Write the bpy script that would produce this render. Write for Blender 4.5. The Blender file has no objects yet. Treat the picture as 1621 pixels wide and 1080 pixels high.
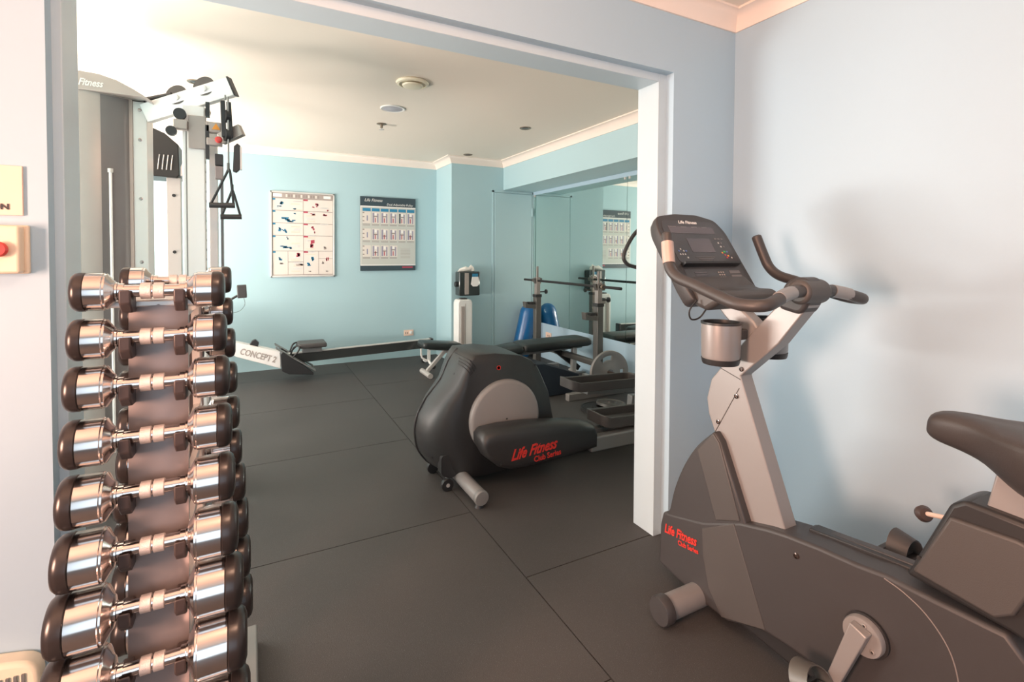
import bpy, bmesh, math, random
from mathutils import Vector, Matrix
random.seed(7)
S = bpy.context.scene
COL = S.collection
PI = math.pi
V = Vector

# ------------------------------------------------------------------ materials
def mat(name, col, rough=.5, metal=0., var=.06, scale=8., bump=0., bscale=200., spec=.5, coat=0., stretch=(1,1,1), emis=None):
    m = bpy.data.materials.new(name); m.use_nodes = True
    nt = m.node_tree; N = nt.nodes; L = nt.links
    b = N['Principled BSDF']
    b.inputs['Roughness'].default_value = rough
    b.inputs['Metallic'].default_value = metal
    b.inputs['Specular IOR Level'].default_value = spec
    b.inputs['Coat Weight'].default_value = coat
    tc = N.new('ShaderNodeTexCoord'); mp = N.new('ShaderNodeMapping'); mp.inputs['Scale'].default_value = stretch
    L.new(tc.outputs['Object'], mp.inputs['Vector'])
    nz = N.new('ShaderNodeTexNoise'); nz.inputs['Scale'].default_value = scale; nz.inputs['Detail'].default_value = 4
    L.new(mp.outputs['Vector'], nz.inputs['Vector'])
    mx = N.new('ShaderNodeMix'); mx.data_type = 'RGBA'
    L.new(nz.outputs['Fac'], mx.inputs['Factor'])
    lo = [max(0, c*(1-var)) for c in col]; hi = [min(1, c*(1+var)) for c in col]
    mx.inputs['A'].default_value = (*lo, 1); mx.inputs['B'].default_value = (*hi, 1)
    L.new(mx.outputs['Result'], b.inputs['Base Color'])
    if bump:
        n2 = N.new('ShaderNodeTexNoise'); n2.inputs['Scale'].default_value = bscale
        L.new(mp.outputs['Vector'], n2.inputs['Vector'])
        bp = N.new('ShaderNodeBump'); bp.inputs['Strength'].default_value = bump; bp.inputs['Distance'].default_value = .002
        L.new(n2.outputs['Fac'], bp.inputs['Height']); L.new(bp.outputs['Normal'], b.inputs['Normal'])
    if emis:
        b.inputs['Emission Color'].default_value = (*emis[:3], 1); b.inputs['Emission Strength'].default_value = emis[3]
    return m

def rubber_floor():
    m = mat('rubber_matting', (.053,.050,.048), .62, var=.22, scale=2.2, bump=.5, bscale=260)
    nt = m.node_tree; N = nt.nodes; L = nt.links
    b = N['Principled BSDF']; mx = [n for n in N if n.type == 'MIX'][0]
    tc = [n for n in N if n.type == 'TEX_COORD'][0]
    sp = N.new('ShaderNodeTexNoise'); sp.inputs['Scale'].default_value = 420; sp.inputs['Detail'].default_value = 1
    L.new(tc.outputs['Object'], sp.inputs['Vector'])
    rp = N.new('ShaderNodeValToRGB'); rp.color_ramp.elements[0].position = .62; rp.color_ramp.elements[1].position = .78
    rp.color_ramp.elements[0].color = (0,0,0,1); rp.color_ramp.elements[1].color = (.10,.10,.10,1)
    L.new(sp.outputs['Fac'], rp.inputs['Fac'])
    ad = N.new('ShaderNodeMix'); ad.data_type = 'RGBA'; ad.blend_type = 'ADD'; ad.inputs['Factor'].default_value = 1
    L.new(mx.outputs['Result'], ad.inputs['A']); L.new(rp.outputs['Color'], ad.inputs['B'])
    L.new(ad.outputs['Result'], b.inputs['Base Color'])
    return m

M = {}
M['floor'] = rubber_floor()
M['seam'] = mat('seam_base', (.012,.012,.012), .9)
M['wall_far'] = mat('aqua_wall_paint', (.41,.59,.635), .55, var=.03, scale=1.5, bump=.06, bscale=90)
M['wall_near'] = mat('pale_blue_wall_paint', (.40,.55,.65), .5, var=.02, scale=1.2, bump=.06, bscale=90)
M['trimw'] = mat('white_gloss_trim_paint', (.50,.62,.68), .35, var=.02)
M['ceil'] = mat('peach_ceiling_paint', (.84,.76,.66), .7, var=.02, scale=1.)
M['cornice'] = mat('cream_cornice_paint', (.86,.76,.68), .5, var=.02)
M['chrome'] = mat('chrome', (.70,.64,.61), .15, 1., var=.03)
M['chrome_dark'] = mat('dark_chrome', (.30,.24,.22), .16, 1., var=.05)
M['knurl'] = mat('knurled_steel', (.66,.60,.57), .42, .6, var=.1, scale=300, bump=.6, bscale=900)
M['capblk'] = mat('glossy_black_rubber', (.026,.021,.020), .28, var=.1)
M['saddle'] = mat('brown_black_plastic', (.055,.04,.038), .45)
M['rackgray'] = mat('taupe_powder_coat', (.27,.225,.215), .4, .2, var=.04)
M['silver'] = mat('silver_powder_coat', (.62,.59,.56), .36, .35, var=.03)
M['silver_bk'] = mat('bike_silver_coat', (.29,.28,.275), .38, .3, var=.03)
M['silver_b'] = mat('bright_silver_paint', (.88,.86,.83), .35, .1, var=.02)
M['silver_dk'] = mat('grey_powder_coat', (.22,.225,.22), .42, .3, var=.04)
M['char'] = mat('charcoal_plastic', (.044,.042,.043), .46, var=.06, bump=.15, bscale=700)
M['disc'] = mat('grey_disc_plastic', (.25,.235,.225), .4, var=.03)
M['char_e'] = mat('graphite_plastic', (.028,.028,.028), .40, var=.05, bump=.12, bscale=700)
M['char2'] = mat('warm_charcoal_plastic', (.066,.062,.060), .46, var=.05, bump=.15, bscale=700)
M['char3'] = mat('seam_highlight_plastic', (.22,.19,.175), .5)
M['blk'] = mat('black_plastic', (.022,.022,.023), .42)
M['grip'] = mat('dark_foam_grip', (.05,.045,.044), .42, var=.1, bump=.2, bscale=500)
M['console'] = mat('console_face', (.05,.048,.05), .30, var=.04)
M['screen'] = mat('unlit_display', (.10,.09,.10), .2)
M['screenmid'] = mat('grey_print', (.16,.15,.15), .4)
M['vinyl'] = mat('black_vinyl', (.022,.027,.027), .38, bump=.2, bscale=300)
M['red'] = mat('red_print', (.60,.035,.025), .5)
M['redbtn'] = mat('red_plastic', (.62,.06,.05), .35)
M['white'] = mat('white_plastic', (.80,.79,.76), .4)
M['beige'] = mat('beige_plastic', (.80,.66,.50), .4)
M['cream'] = mat('cream_plastic', (.84,.76,.58), .4)
M['paper'] = mat('poster_paper', (.72,.66,.60), .35, var=.02)
M['paperw'] = mat('poster_white', (.86,.83,.80), .35, var=.02)
M['paper2'] = mat('poster_stone_paper', (.55,.56,.52), .35, var=.02)
M['pink'] = mat('poster_lilac_grey', (.30,.29,.38), .5)
M['taupe'] = mat('poster_taupe', (.38,.33,.30), .5)
M['pdark'] = mat('poster_slate', (.045,.07,.085), .35)
M['blue'] = mat('blue_print', (.03,.22,.38), .5)
M['crim'] = mat('crimson_print', (.45,.06,.10), .5)
M['line'] = mat('grey_print_line', (.30,.25,.23), .5)
M['aluf'] = mat('aluminium_frame', (.75,.73,.70), .3, .5)
M['bluevinyl'] = mat('blue_glossy_rubber', (.006,.11,.30), .3, var=.1, coat=.3)
M['navy'] = mat('navy_foam', (.018,.028,.042), .6)
M['iron'] = mat('grey_cast_iron', (.30,.28,.265), .45, .4, var=.08)
M['irondk'] = mat('dark_cast_iron', (.03,.03,.03), .5, .4, var=.08)
M['rackdk'] = mat('dark_olive_grey_steel', (.14,.135,.125), .38, .5)
M['orange'] = mat('orange_sticker', (.85,.33,.04), .5)
M['yellow'] = mat('yellow_sticker', (.75,.5,.03), .5)
M['green'] = mat('green_key', (.05,.45,.12), .5)
M['lblue'] = mat('blue_key', (.12,.2,.45), .5)
M['gplate'] = mat('worn_sensor_plate', (.50,.38,.33), .45, .2)
M['outlet'] = mat('warm_white_outlet', (.85,.62,.50), .4)
M['tissue'] = mat('white_tissue', (.9,.86,.8), .8)
M['smoke'] = mat('smoked_acrylic', (.035,.04,.04), .12, coat=.5)
M['smoke2'] = mat('smoked_grey_panel', (.17,.15,.145), .16)
M['shroud'] = mat('taupe_shroud', (.43,.37,.335), .3, .15)
M['dbrown'] = mat('lamp_bronze', (.25,.2,.15), .35, .6)
M['cable'] = mat('grey_cable', (.25,.25,.24), .5)
M['pgrille'] = mat('grey_grille', (.42,.42,.46), .5)
M['curtain'] = mat('exterior_white', (.8,.8,.8), .8)
mm = bpy.data.materials.new('mirror_glass'); mm.use_nodes = True
b = mm.node_tree.nodes['Principled BSDF']; b.inputs['Metallic'].default_value = 1; b.inputs['Roughness'].default_value = .01
b.inputs['Base Color'].default_value = (.80,.90,.86,1); M['mirror'] = mm

# ------------------------------------------------------------------ mesh kit
class MB:
    def __init__(s): s.bm = bmesh.new(); s.mats = []; s.mi = 0
    def use(s, m):
        if m not in s.mats: s.mats.append(m)
        s.mi = s.mats.index(m); return s
    def _faces(s, vs, faces):
        vv = [s.bm.verts.new(v) for v in vs]; out = []
        for f in faces:
            try:
                fc = s.bm.faces.new([vv[i] for i in f]); fc.material_index = s.mi; out.append(fc)
            except ValueError: pass
        return out
    def box(s, lo, hi, rot=None, piv=None):
        x0,y0,z0 = lo; x1,y1,z1 = hi
        vs = [V(p) for p in ((x0,y0,z0),(x1,y0,z0),(x1,y1,z0),(x0,y1,z0),(x0,y0,z1),(x1,y0,z1),(x1,y1,z1),(x0,y1,z1))]
        if rot:
            c = V(piv) if piv else (V(lo)+V(hi))/2
            vs = [rot @ (v-c) + c for v in vs]
        s._faces(vs, [(0,3,2,1),(4,5,6,7),(0,1,5,4),(1,2,6,5),(2,3,7,6),(3,0,4,7)]); return s
    def beam(s, a, b, w, h, up=(0,0,1)):
        a = V(a); b = V(b); d = (b-a).normalized(); up = V(up)
        r = d.cross(up)
        if r.length < 1e-4: r = d.cross(V((0,1,0)))
        r.normalize(); u = r.cross(d).normalized()
        vs = []
        for p in (a, b):
            for i, j in ((-1,-1),(1,-1),(1,1),(-1,1)): vs.append(p + r*w/2*i + u*h/2*j)
        s._faces(vs, [(0,3,2,1)[::-1],(4,5,6,7)[::-1],(0,1,5,4)[::-1],(1,2,6,5)[::-1],(2,3,7,6)[::-1],(3,0,4,7)[::-1]]); return s
    def lathe(s, prof, o, axis=(0,0,1), seg=32):
        # prof: (radius, height) pairs along axis from o
        ax = V(axis).normalized(); t = V((1,0,0)) if abs(ax.x) < .9 else V((0,1,0))
        u = ax.cross(t).normalized(); w = ax.cross(u); o = V(o)
        rings = []
        for r, h in prof:
            if r < 1e-6: rings.append([s.bm.verts.new(o+ax*h)])
            else: rings.append([s.bm.verts.new(o+ax*h+(u*math.cos(2*PI*k/seg)+w*math.sin(2*PI*k/seg))*r) for k in range(seg)])
        def F(l):
            try: f = s.bm.faces.new(l); f.material_index = s.mi
            except ValueError: pass
        for A, B in zip(rings, rings[1:]):
            for k in range(seg):
                k2 = (k+1) % seg
                if len(A) == 1 and len(B) == 1: continue
                if len(A) == 1: F([A[0], B[k], B[k2]])
                elif len(B) == 1: F([A[k], A[k2], B[0]])
                else: F([A[k], A[k2], B[k2], B[k]])
        if len(rings[0]) > 1: F(rings[0][::-1])
        if len(rings[-1]) > 1: F(rings[-1])
        return s
    def cyl(s, a, b, r, r2=None, seg=24):
        a = V(a); b = V(b); return s.lathe([(r,0),(r if r2 is None else r2,(b-a).length)], a, b-a, seg)
    def prism(s, pts, axis, a, b):
        # pts: 2-D outline in the two other axes (x->(y,z), y->(x,z), z->(x,y))
        def P(p, t):
            return V((t,p[0],p[1])) if axis == 'x' else V((p[0],t,p[1])) if axis == 'y' else V((p[0],p[1],t))
        n = len(pts); vs = [P(p,a) for p in pts] + [P(p,b) for p in pts]
        s._faces(vs, [tuple(range(n)), tuple(range(2*n-1, n-1, -1))] + [(i, i+n, (i+1)%n+n, (i+1)%n) for i in range(n)]); return s
    def tube(s, pts, r, seg=14, smooth=4, closed=False, flat=None):
        pts = [V(p) for p in pts]
        if smooth and len(pts) > 2: pts = spline(pts, smooth, closed)
        n = len(pts); rings = []; u = None
        for i, p in enumerate(pts):
            if closed: d = pts[(i+1)%n]-pts[i-1]
            else: d = pts[min(i+1,n-1)]-pts[max(i-1,0)]
            d.normalize()
            if u is None:
                t = V((0,0,1)) if abs(d.z) < .9 else V((1,0,0)); u = d.cross(t).normalized()
            else: u = (u - d*u.dot(d)).normalized()
            w = d.cross(u); rr = r(i/(n-1)) if callable(r) else r
            f = flat or 1.
            rings.append([s.bm.verts.new(p+u*math.cos(2*PI*k/seg)*rr+w*math.sin(2*PI*k/seg)*rr*f) for k in range(seg)])
        pr = list(zip(rings, rings[1:])) + ([(rings[-1], rings[0])] if closed else [])
        for A, B in pr:
            for k in range(seg):
                f = s.bm.faces.new([A[k], A[(k+1)%seg], B[(k+1)%seg], B[k]]); f.material_index = s.mi
        if not closed:
            for R, fl in ((rings[0],-1),(rings[-1],1)):
                f = s.bm.faces.new(R[::fl]); f.material_index = s.mi
        return s
    def loft(s, secs, closed=True, cap=True):
        rings = [[s.bm.verts.new(V(p)) for p in sec] for sec in secs]; n = len(rings[0])
        for A, B in zip(rings, rings[1:]):
            for k in range(n if closed else n-1):
                f = s.bm.faces.new([A[k], A[(k+1)%n], B[(k+1)%n], B[k]]); f.material_index = s.mi
        if cap and closed:
            for R in (rings[0][::-1], rings[-1]):
                f = s.bm.faces.new(R); f.material_index = s.mi
        return s
    def build(s, name, m=None, parent=None, bevel=0., seg=3, ang=35, subd=0):
        if m is not None and not s.mats: s.mats.append(m)
        bm = s.bm
        bmesh.ops.recalc_face_normals(bm, faces=bm.faces)
        me = bpy.data.meshes.new(name); bm.to_mesh(me); bm.free()
        for x in s.mats: me.materials.append(x)
        for p in me.polygons: p.use_smooth = True
        me.set_sharp_from_angle(angle=math.radians(ang))
        o = bpy.data.objects.new(name, me); COL.objects.link(o)
        if subd:
            d = o.modifiers.new('s', 'SUBSURF'); d.levels = subd; d.render_levels = subd
        if bevel:
            d = o.modifiers.new('b', 'BEVEL'); d.width = bevel; d.segments = seg; d.limit_method = 'ANGLE'; d.angle_limit = math.radians(30); d.harden_normals = False
        if parent:
            o.parent = parent; o.matrix_parent_inverse = world(parent).inverted()
        return o

def spline(pts, k, closed=False):
    out = []; n = len(pts); rng = range(n) if closed else range(n-1)
    for i in rng:
        p0 = pts[i-1] if (closed or i > 0) else pts[0]*2-pts[1]
        p1 = pts[i]; p2 = pts[(i+1)%n]
        p3 = pts[(i+2)%n] if (closed or i+2 < n) else pts[-1]*2-pts[-2]
        for j in range(k):
            t = j/k
            out.append(.5*((2*p1)+(p2-p0)*t+(2*p0-5*p1+4*p2-p3)*t*t+(3*p1-p0-3*p2+p3)*t**3))
    if not closed: out.append(pts[-1])
    return out
def sm2(pts, k=4, closed=True):
    return [(p.x, p.y) for p in spline([V((a,b,0)) for a,b in pts], k, closed)]
def roundpoly(pts, r, k=4):
    # rounds the corners of a polygon
    out = []; n = len(pts)
    for i in range(n):
        p = V((*pts[i],0)); a = V((*pts[i-1],0)); b = V((*pts[(i+1)%n],0))
        da = (a-p); db = (b-p); rr = min(r, da.length*.45, db.length*.45)
        A = p+da.normalized()*rr; B = p+db.normalized()*rr
        for j in range(k+1):
            t = j/k; q = A*(1-t)**2+p*2*t*(1-t)+B*t*t; out.append((q.x,q.y))
    return out
def world(o):
    m = Matrix.LocRotScale(o.location, o.rotation_euler, o.scale)
    return world(o.parent) @ o.matrix_parent_inverse @ m if o.parent else m
def tag(o, label=None, cat=None, group=None, kind=None):
    if label: o['label'] = label
    if cat: o['category'] = cat
    if group: o['group'] = group
    if kind: o['kind'] = kind
    return o
def thing(name, loc, label, cat, group=None):
    o = bpy.data.objects.new(name, None); COL.objects.link(o); o.location = loc; o.empty_display_size = .1
    return tag(o, label, cat, group)
def struct(mb, name, m=None, bevel=0):
    return tag(mb.build(name, m, None, bevel), kind='structure')
def text(s, size, m, name, parent, origin, xdir, updir, shear=0., ext=.0006, sx=1., align='LEFT', bold=0.):
    cu = bpy.data.curves.new('t', 'FONT'); cu.body = s; cu.size = size; cu.shear = shear; cu.extrude = ext; cu.align_x = align; cu.offset = bold
    cu.resolution_u = 3
    t = bpy.data.objects.new('t', cu); COL.objects.link(t)
    bpy.context.view_layer.update()
    me = bpy.data.meshes.new_from_object(t.evaluated_get(bpy.context.evaluated_depsgraph_get()))
    bpy.data.objects.remove(t)
    x = V(xdir).normalized(); u = V(updir).normalized(); u = (u-x*u.dot(x)).normalized(); z = x.cross(u)
    R = Matrix((x,u,z)).transposed().to_4x4()
    me.transform(Matrix.Translation(V(origin)) @ R @ Matrix.Diagonal((sx,1,1,1)))
    me.materials.clear(); me.materials.append(m)
    o = bpy.data.objects.new(name, me); COL.objects.link(o)
    if parent: o.parent = parent; o.matrix_parent_inverse = world(parent).inverted()
    return o

# ------------------------------------------------------------------ room
XR, YN, YF = 1.997, 1.58, 1.75        # near right wall, dividing wall faces
XL, YB0 = -1.75, -2.3                 # near room left and rear walls
CZ = 2.355                            # ceiling
YB = 5.853; XF0 = -2.2; XM = 3.106; XBm = 2.683
OX0, OX1, OZ = -.412, 1.567, 1.998    # doorway lining
WX0, WX1, WZ = -.432, 1.612, 2.032    # opening in the plaster

fl = MB().use(M['seam']); fl.box((-2.3,-2.4,-.12),(3.3,6.1,-.006)); fl.use(M['floor'])
g = .0022
def matt(x0,y0,x1,y1): fl.box((x0+g,y0+g,-.02),(x1-g,y1-g,0))
ys = [-2.4,-.99,.07,1.125,2.184,3.249,4.308,5.37,6.1]
for a,b_ in zip(ys,ys[1:]):
    matt(-1.19,a,.93,b_); matt(-2.3,a,-1.19,b_)
ys = [-2.4,-.41,.61,1.639,2.67,3.71,4.74,5.78,6.1]
for a,b_ in zip(ys,ys[1:]):
    matt(.93,a,2.99,b_); matt(2.99,a,3.3,b_)
struct(fl, 'floor')

# ceilings
struct(MB().box((XL-.1,YB0-.1,CZ),(XR+.1,YF,CZ+.1)), 'ceiling', M['ceil'])
struct(MB().box((XF0-.1,YF,CZ),(XM+.15,YB+.15,CZ+.1)), 'ceiling', M['ceil'])
# dividing wall: near-room skin and far-room skin
def divwall(y0, y1, x0, x1, xa, xb, z):
    m = MB(); m.box((x0,y0,0),(xa,y1,CZ)); m.box((xb,y0,0),(x1,y1,CZ)); m.box((xa,y0,z),(xb,y1,CZ)); return m
struct(divwall(YN,YN+.043,XL,XR+.0,WX0,WX1,WZ), 'wall_middle', M['wall_near'])
struct(divwall(YN+.043,YF,XF0,XM,WX0-.03,WX1+.03,WZ+.02), 'wall_middle', M['wall_far'])
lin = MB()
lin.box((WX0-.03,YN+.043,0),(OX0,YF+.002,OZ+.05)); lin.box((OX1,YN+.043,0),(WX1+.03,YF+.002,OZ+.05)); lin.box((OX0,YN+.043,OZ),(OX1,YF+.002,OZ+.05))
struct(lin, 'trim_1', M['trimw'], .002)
# near room walls
struct(MB().box((XR,YB0,0),(XR+.1,YN+.043,CZ)), 'wall_right', M['wall_near'])
def wall_with_window(axis, t0, t1, a0, a1, wa, wb, wz0, wz1, name, m):
    q = MB()
    def B(a, b, z0, z1):
        if axis == 'x': q.box((t0,a,z0),(t1,b,z1))
        else: q.box((a,t0,z0),(b,t1,z1))
    B(a0,wa,0,CZ); B(wb,a1,0,CZ); B(wa,wb,0,wz0); B(wa,wb,wz1,CZ)
    struct(q, name, m)
def window(axis, t, wa, wb, z0, z1, n, name):
    q = MB(); f = .05
    def B(a, b, c, d):
        if axis == 'x': q.box((t-.03,a,c),(t+.03,b,d))
        else: q.box((a,t-.03,c),(b,t+.03,d))
    B(wa,wa+f,z0,z1); B(wb-f,wb,z0,z1); B(wa,wb,z0,z0+f); B(wa,wb,z1-f,z1)
    for k in range(1,n): c = wa+(wb-wa)*k/n; B(c-f/2,c+f/2,z0,z1)
    struct(q, name, M['trimw'])
wall_with_window('x', XL-.12, XL, YB0, YN+.043, -.24, .48, .72, 1.68, 'wall_left', M['wall_near'])
window('x', XL-.06, -.24, .48, .72, 1.68, 1, 'window_1')
wall_with_window('y', YB0-.12, YB0, XL-.12, XR+.1, -1.1, .7, .1, 2.1, 'wall_rear', M['wall_near'])
window('y', YB0-.06, -1.1, .7, .1, 2.1, 2, 'fill_window')  # unseen opening added behind the camera to carry the cool fill light
# far room walls
wall_with_window('x', XF0-.12, XF0, YF, YB+.1, 2.35, 5.2, .5, 2.15, 'wall_left', M['wall_far'])
window('x', XF0-.06, 2.35, 5.2, .5, 2.15, 3, 'window_3')
YS = 5.333; XS = 2.024
struct(MB().box((XF0,YB,0),(XS,YB+.1,CZ)), 'wall_back', M['wall_far'])
struct(MB().box((XS,YS,0),(XM+.1,YB+.1,CZ)), 'wall_back', M['wall_far'])
struct(MB().box((XM+.02,YF,0),(XM+.12,YS,CZ)), 'wall_right', M['wall_far'])
struct(MB().box((XM,YF,0),(XM+.02,YS,.42)), 'wall_right', M['wall_near'])
struct(MB().box((XBm,YF,2.012),(XM+.02,YS,CZ)), 'wall_beam', M['wall_far'])
struct(MB().box((XM-.012,YF,1.972),(XM+.02,YS,2.012)), 'trim_2', M['wall_near'])
# cornices (coved)
def cornice(path, name, drop=.078, out=.07):
    # path: list of (x,y, nx,ny) corners with inward diagonal offset
    prof = [(0,drop),(.008,drop),(.012,drop-.012),(.02,drop-.03),(.034,drop-.05),(.052,.014),(out-.004,.010),(out,.010),(out,0),(0,0)]
    q = MB(); secs = []
    for x,y,nx,ny in path: secs.append([(x+nx*o,y+ny*o,CZ-z) for o,z in prof])
    q.loft(secs); struct(q, name, M['cornice'])
cornice([(XL,YN,1,-1),(XR,YN,-1,-1),(XR,YB0,-1,1)], 'trim_3')
cornice([(XF0,YB,1,-1),(XS,YB,-1,-1),(XS,YS,-1,-1),(XBm,YS,-1,-1),(XBm,YF,-1,1)], 'trim_4')
# flush panel door in the corner, with hinges
d = MB().use(M['wall_far'])
d.box((2.565,YS-.014,.02),(3.072,YS,1.975)); dr = d.build('door_1', None, None, .003); tag(dr, kind='structure')
q = MB()
q.box((2.535,YS-.010,0),(2.558,YS,2.0)); q.box((3.079,YS-.010,0),(3.10,YS,2.0)); q.box((2.535,YS-.010,1.982),(3.10,YS,2.0)); struct(q,'trim_5',M['wall_far'])
q = MB()
for z in (1.76,.25): q.cyl((3.074,YS-.02,z-.05),(3.074,YS-.02,z+.05),.008); q.box((3.03,YS-.0165,z-.045),(3.072,YS-.0135,z+.045))
q.build('hinge', M['wall_far'], dr)
# mirror in three panels with clips
for i,(a,b_) in enumerate(((1.8,3.598),(3.602,YS-.004))):
    o = MB().box((XM-.004,a,.42),(XM,b_,1.972)).build('wall_mirror', M['mirror'])
    tag(o, ['tall wall mirror panel nearer the doorway, hiding behind the white jamb','long wall mirror panel beside the barbell rack, reflecting the poster'][i], 'mirror', 'wall mirror panels')
    for y in (a+.03,b_-.03): MB().box((XM-.010,y-.01,1.95),(XM-.003,y+.01,1.985)).build('mirror_clip', M['silver'], o)

# ------------------------------------------------------------------ ceiling fittings
t = thing('exhaust_vent', (.93,3.16,CZ), 'round cream exhaust vent on the ceiling, nearest to the doorway', 'vent')
MB().lathe([(.098,0),(.105,-.006),(.10,-.016),(.086,-.02),(.084,-.012),(.075,-.010)], (.93,3.16,CZ), seg=40).build('rim', M['cream'], t)
MB().lathe([(.0,-.036),(.045,-.036),(.062,-.03),(.066,-.022),(.03,-.008)], (.93,3.16,CZ), seg=40).build('valve_disc', M['cream'], t)
t = thing('ceiling_speaker', (.965,3.80,CZ), 'round grey ceiling speaker grille behind the cream vent', 'speaker')
MB().lathe([(.092,0),(.094,-.004),(.088,-.008),(.082,-.006)], (.965,3.80,CZ), seg=40).build('rim', M['white'], t)
MB().lathe([(.082,-.005),(.05,-.009),(.02,-.012),(0,-.013)], (.965,3.80,CZ), seg=40).build('grille', M['pgrille'], t)
t = thing('fire_sprinkler', (.995,4.30,CZ), 'small fire sprinkler head on the ceiling behind the round speaker', 'sprinkler')
MB().lathe([(.04,0),(.042,-.003),(.03,-.008),(.012,-.01),(.010,-.035)], (.995,4.30,CZ), seg=24).build('escutcheon', M['dbrown'], t)
MB().lathe([(.0,-.05),(.022,-.05),(.022,-.047),(.004,-.046),(.004,-.034)], (.995,4.30,CZ), seg=20).build('deflector', M['silver'], t)
for (x,y,lb) in ((2.14,3.83,'small recessed bronze downlight near the beam over the mirror'),(2.15,5.16,'small recessed bronze downlight in the far corner of the ceiling'),(-.31,3.83,'small recessed bronze downlight above the cable machine arm')):
    t = thing('recessed_downlight', (x,y,CZ), lb, 'ceiling light', 'recessed ceiling downlights')
    MB().lathe([(.028,.0),(.03,-.003),(.046,-.006),(.05,-.004),(.05,0)], (x,y,CZ), seg=32).build('trim_ring', M['dbrown'], t)
    MB().lathe([(.0,-.0035),(.02,-.004),(.028,-.0015)], (x,y,CZ), seg=24).build('lamp', M['capblk'], t)

# ------------------------------------------------------------------ wall fittings, near room
t = thing('wall_sign', (-.56,YN,1.33), 'cream wall sign with a black letter N at its corner', 'sign')
MB().box((-.70,YN-.008,1.334),(-.475,YN,1.450)).build('panel', M['outlet'], t, .001)
text('EMERGENCY BUTTON', .018, M['blk'], 'lettering', t, (-.4975,YN-.0095,1.3475), (1,0,0), (0,0,1), align='RIGHT', bold=.0006, sx=1.15)
t = thing('emergency_button', (-.52,YN,1.19), 'beige emergency call box with a red push button', 'button')
q = MB().box((-.575,YN-.046,1.199),(-.471,YN-.012,1.309)); q.build('housing', M['beige'], t, .006)
MB().box((-.584,YN-.014,1.197),(-.464,YN,1.311)).build('back_box', M['beige'], t, .004)
MB().lathe([(.010,0),(.010,.006),(.016,.008),(.0175,.014),(.014,.02),(0,.022)], (-.503,YN-.044,1.254), (0,-1,0), 28).build('push_button', M['redbtn'], t)
t = thing('louvred_heater', (-.62,YN,.0), 'cream louvred heater cover low on the wall beside the dumbbell tower', 'heater')
q = MB(); q.prism(roundpoly([(-.86,.02),(-.86,.30),(-.60,.315),(-.45,.285),(-.45,.02)],.04), 'y', YN-.05, YN); q.build('cover', M['cream'], t, .01)
q = MB()
for k in range(28): q.box((-.845+k*.0135,YN-.054,.05),(-.845+k*.0135+.006,YN-.048,.265))
q.build('louvres', M['silver_dk'], t)

# ------------------------------------------------------------------ dumbbell tower
RX = -.166
rows = [  # z, front y, head radius, overall length
 (1.178,.237,.034),(1.094,.243,.036),(1.009,.252,.0385),(.914,.259,.041),(.816,.268,.0435),
 (.716,.278,.0465),(.614,.294,.0495),(.506,.306,.0525),(.388,.316,.055),(.262,.325,.057)]
fy = lambda z: 1.13-(1.178-z)*.075
by = lambda z: 1.50+(1.178-z)*.105
rack = thing('dumbbell_rack', (RX,1.32,0), 'tall taupe two sided tower rack holding pairs of chrome dumbbells', 'rack')
def panel(side):
    q = MB(); secs = []
    for z in (1.158,.1):
        y = fy(z)+.030 if side < 0 else by(z)-.030
        row = [];
        for k in range(9):
            a = (k-4)/4; row.append((RX+.0075+a*.0475, y+(a*a*.008 if side < 0 else -a*a*.010), z))
        for k in range(8,-1,-1):
            a = (k-4)/4; row.append((RX+.0075+a*.0445, y+(a*a*.008+.004 if side < 0 else -a*a*.010-.004), z))
        secs.append(row)
    return q.loft(secs).build('front_panel' if side < 0 else 'rear_panel', M['rackgray'], rack)
panel(-1); panel(1)
q = MB()
for sx in (-1,1):
    q.beam((RX+.008+sx*.036,fy(1.14)+.072,1.14),(RX+.008+sx*.036,fy(.05)+.072,.05),.016,.03,(0,1,0))
    q.beam((RX+.008+sx*.036,by(1.14)-.072,1.14),(RX+.008+sx*.036,by(.05)-.072,.05),.016,.03,(0,1,0))
q.build('upright_frame', M['silver'], rack)
q = MB()
for z,_,_ in rows: 
    for sx in (-1,1): q.beam((RX+.008+sx*.036,fy(z)+.05,z-.05),(RX+.008+sx*.036,by(z)-.05,z-.05),.012,.02)
q.build('cross_tie', M['silver'], rack)
q = MB().box((RX-.075,fy(1.15)+.03,1.145),(RX+.085,by(1.15)-.03,1.158)); q.build('top_cap', M['silver'], rack, .003)
q = MB()
for sx in (-1,1): q.beam((RX+sx*.15,.90,.03),(RX+sx*.15,1.76,.03),.05,.06)
q.beam((RX-.15,1.05,.03),(RX+.15,1.05,.03),.05,.06); q.beam((RX-.15,1.6,.03),(RX+.15,1.6,.03),.05,.06)
q.build('base', M['silver_dk'], rack, .006)
ordn = ['topmost','second','third','fourth','fifth','sixth','seventh','eighth','ninth','tenth']
saddle0 = None
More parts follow.
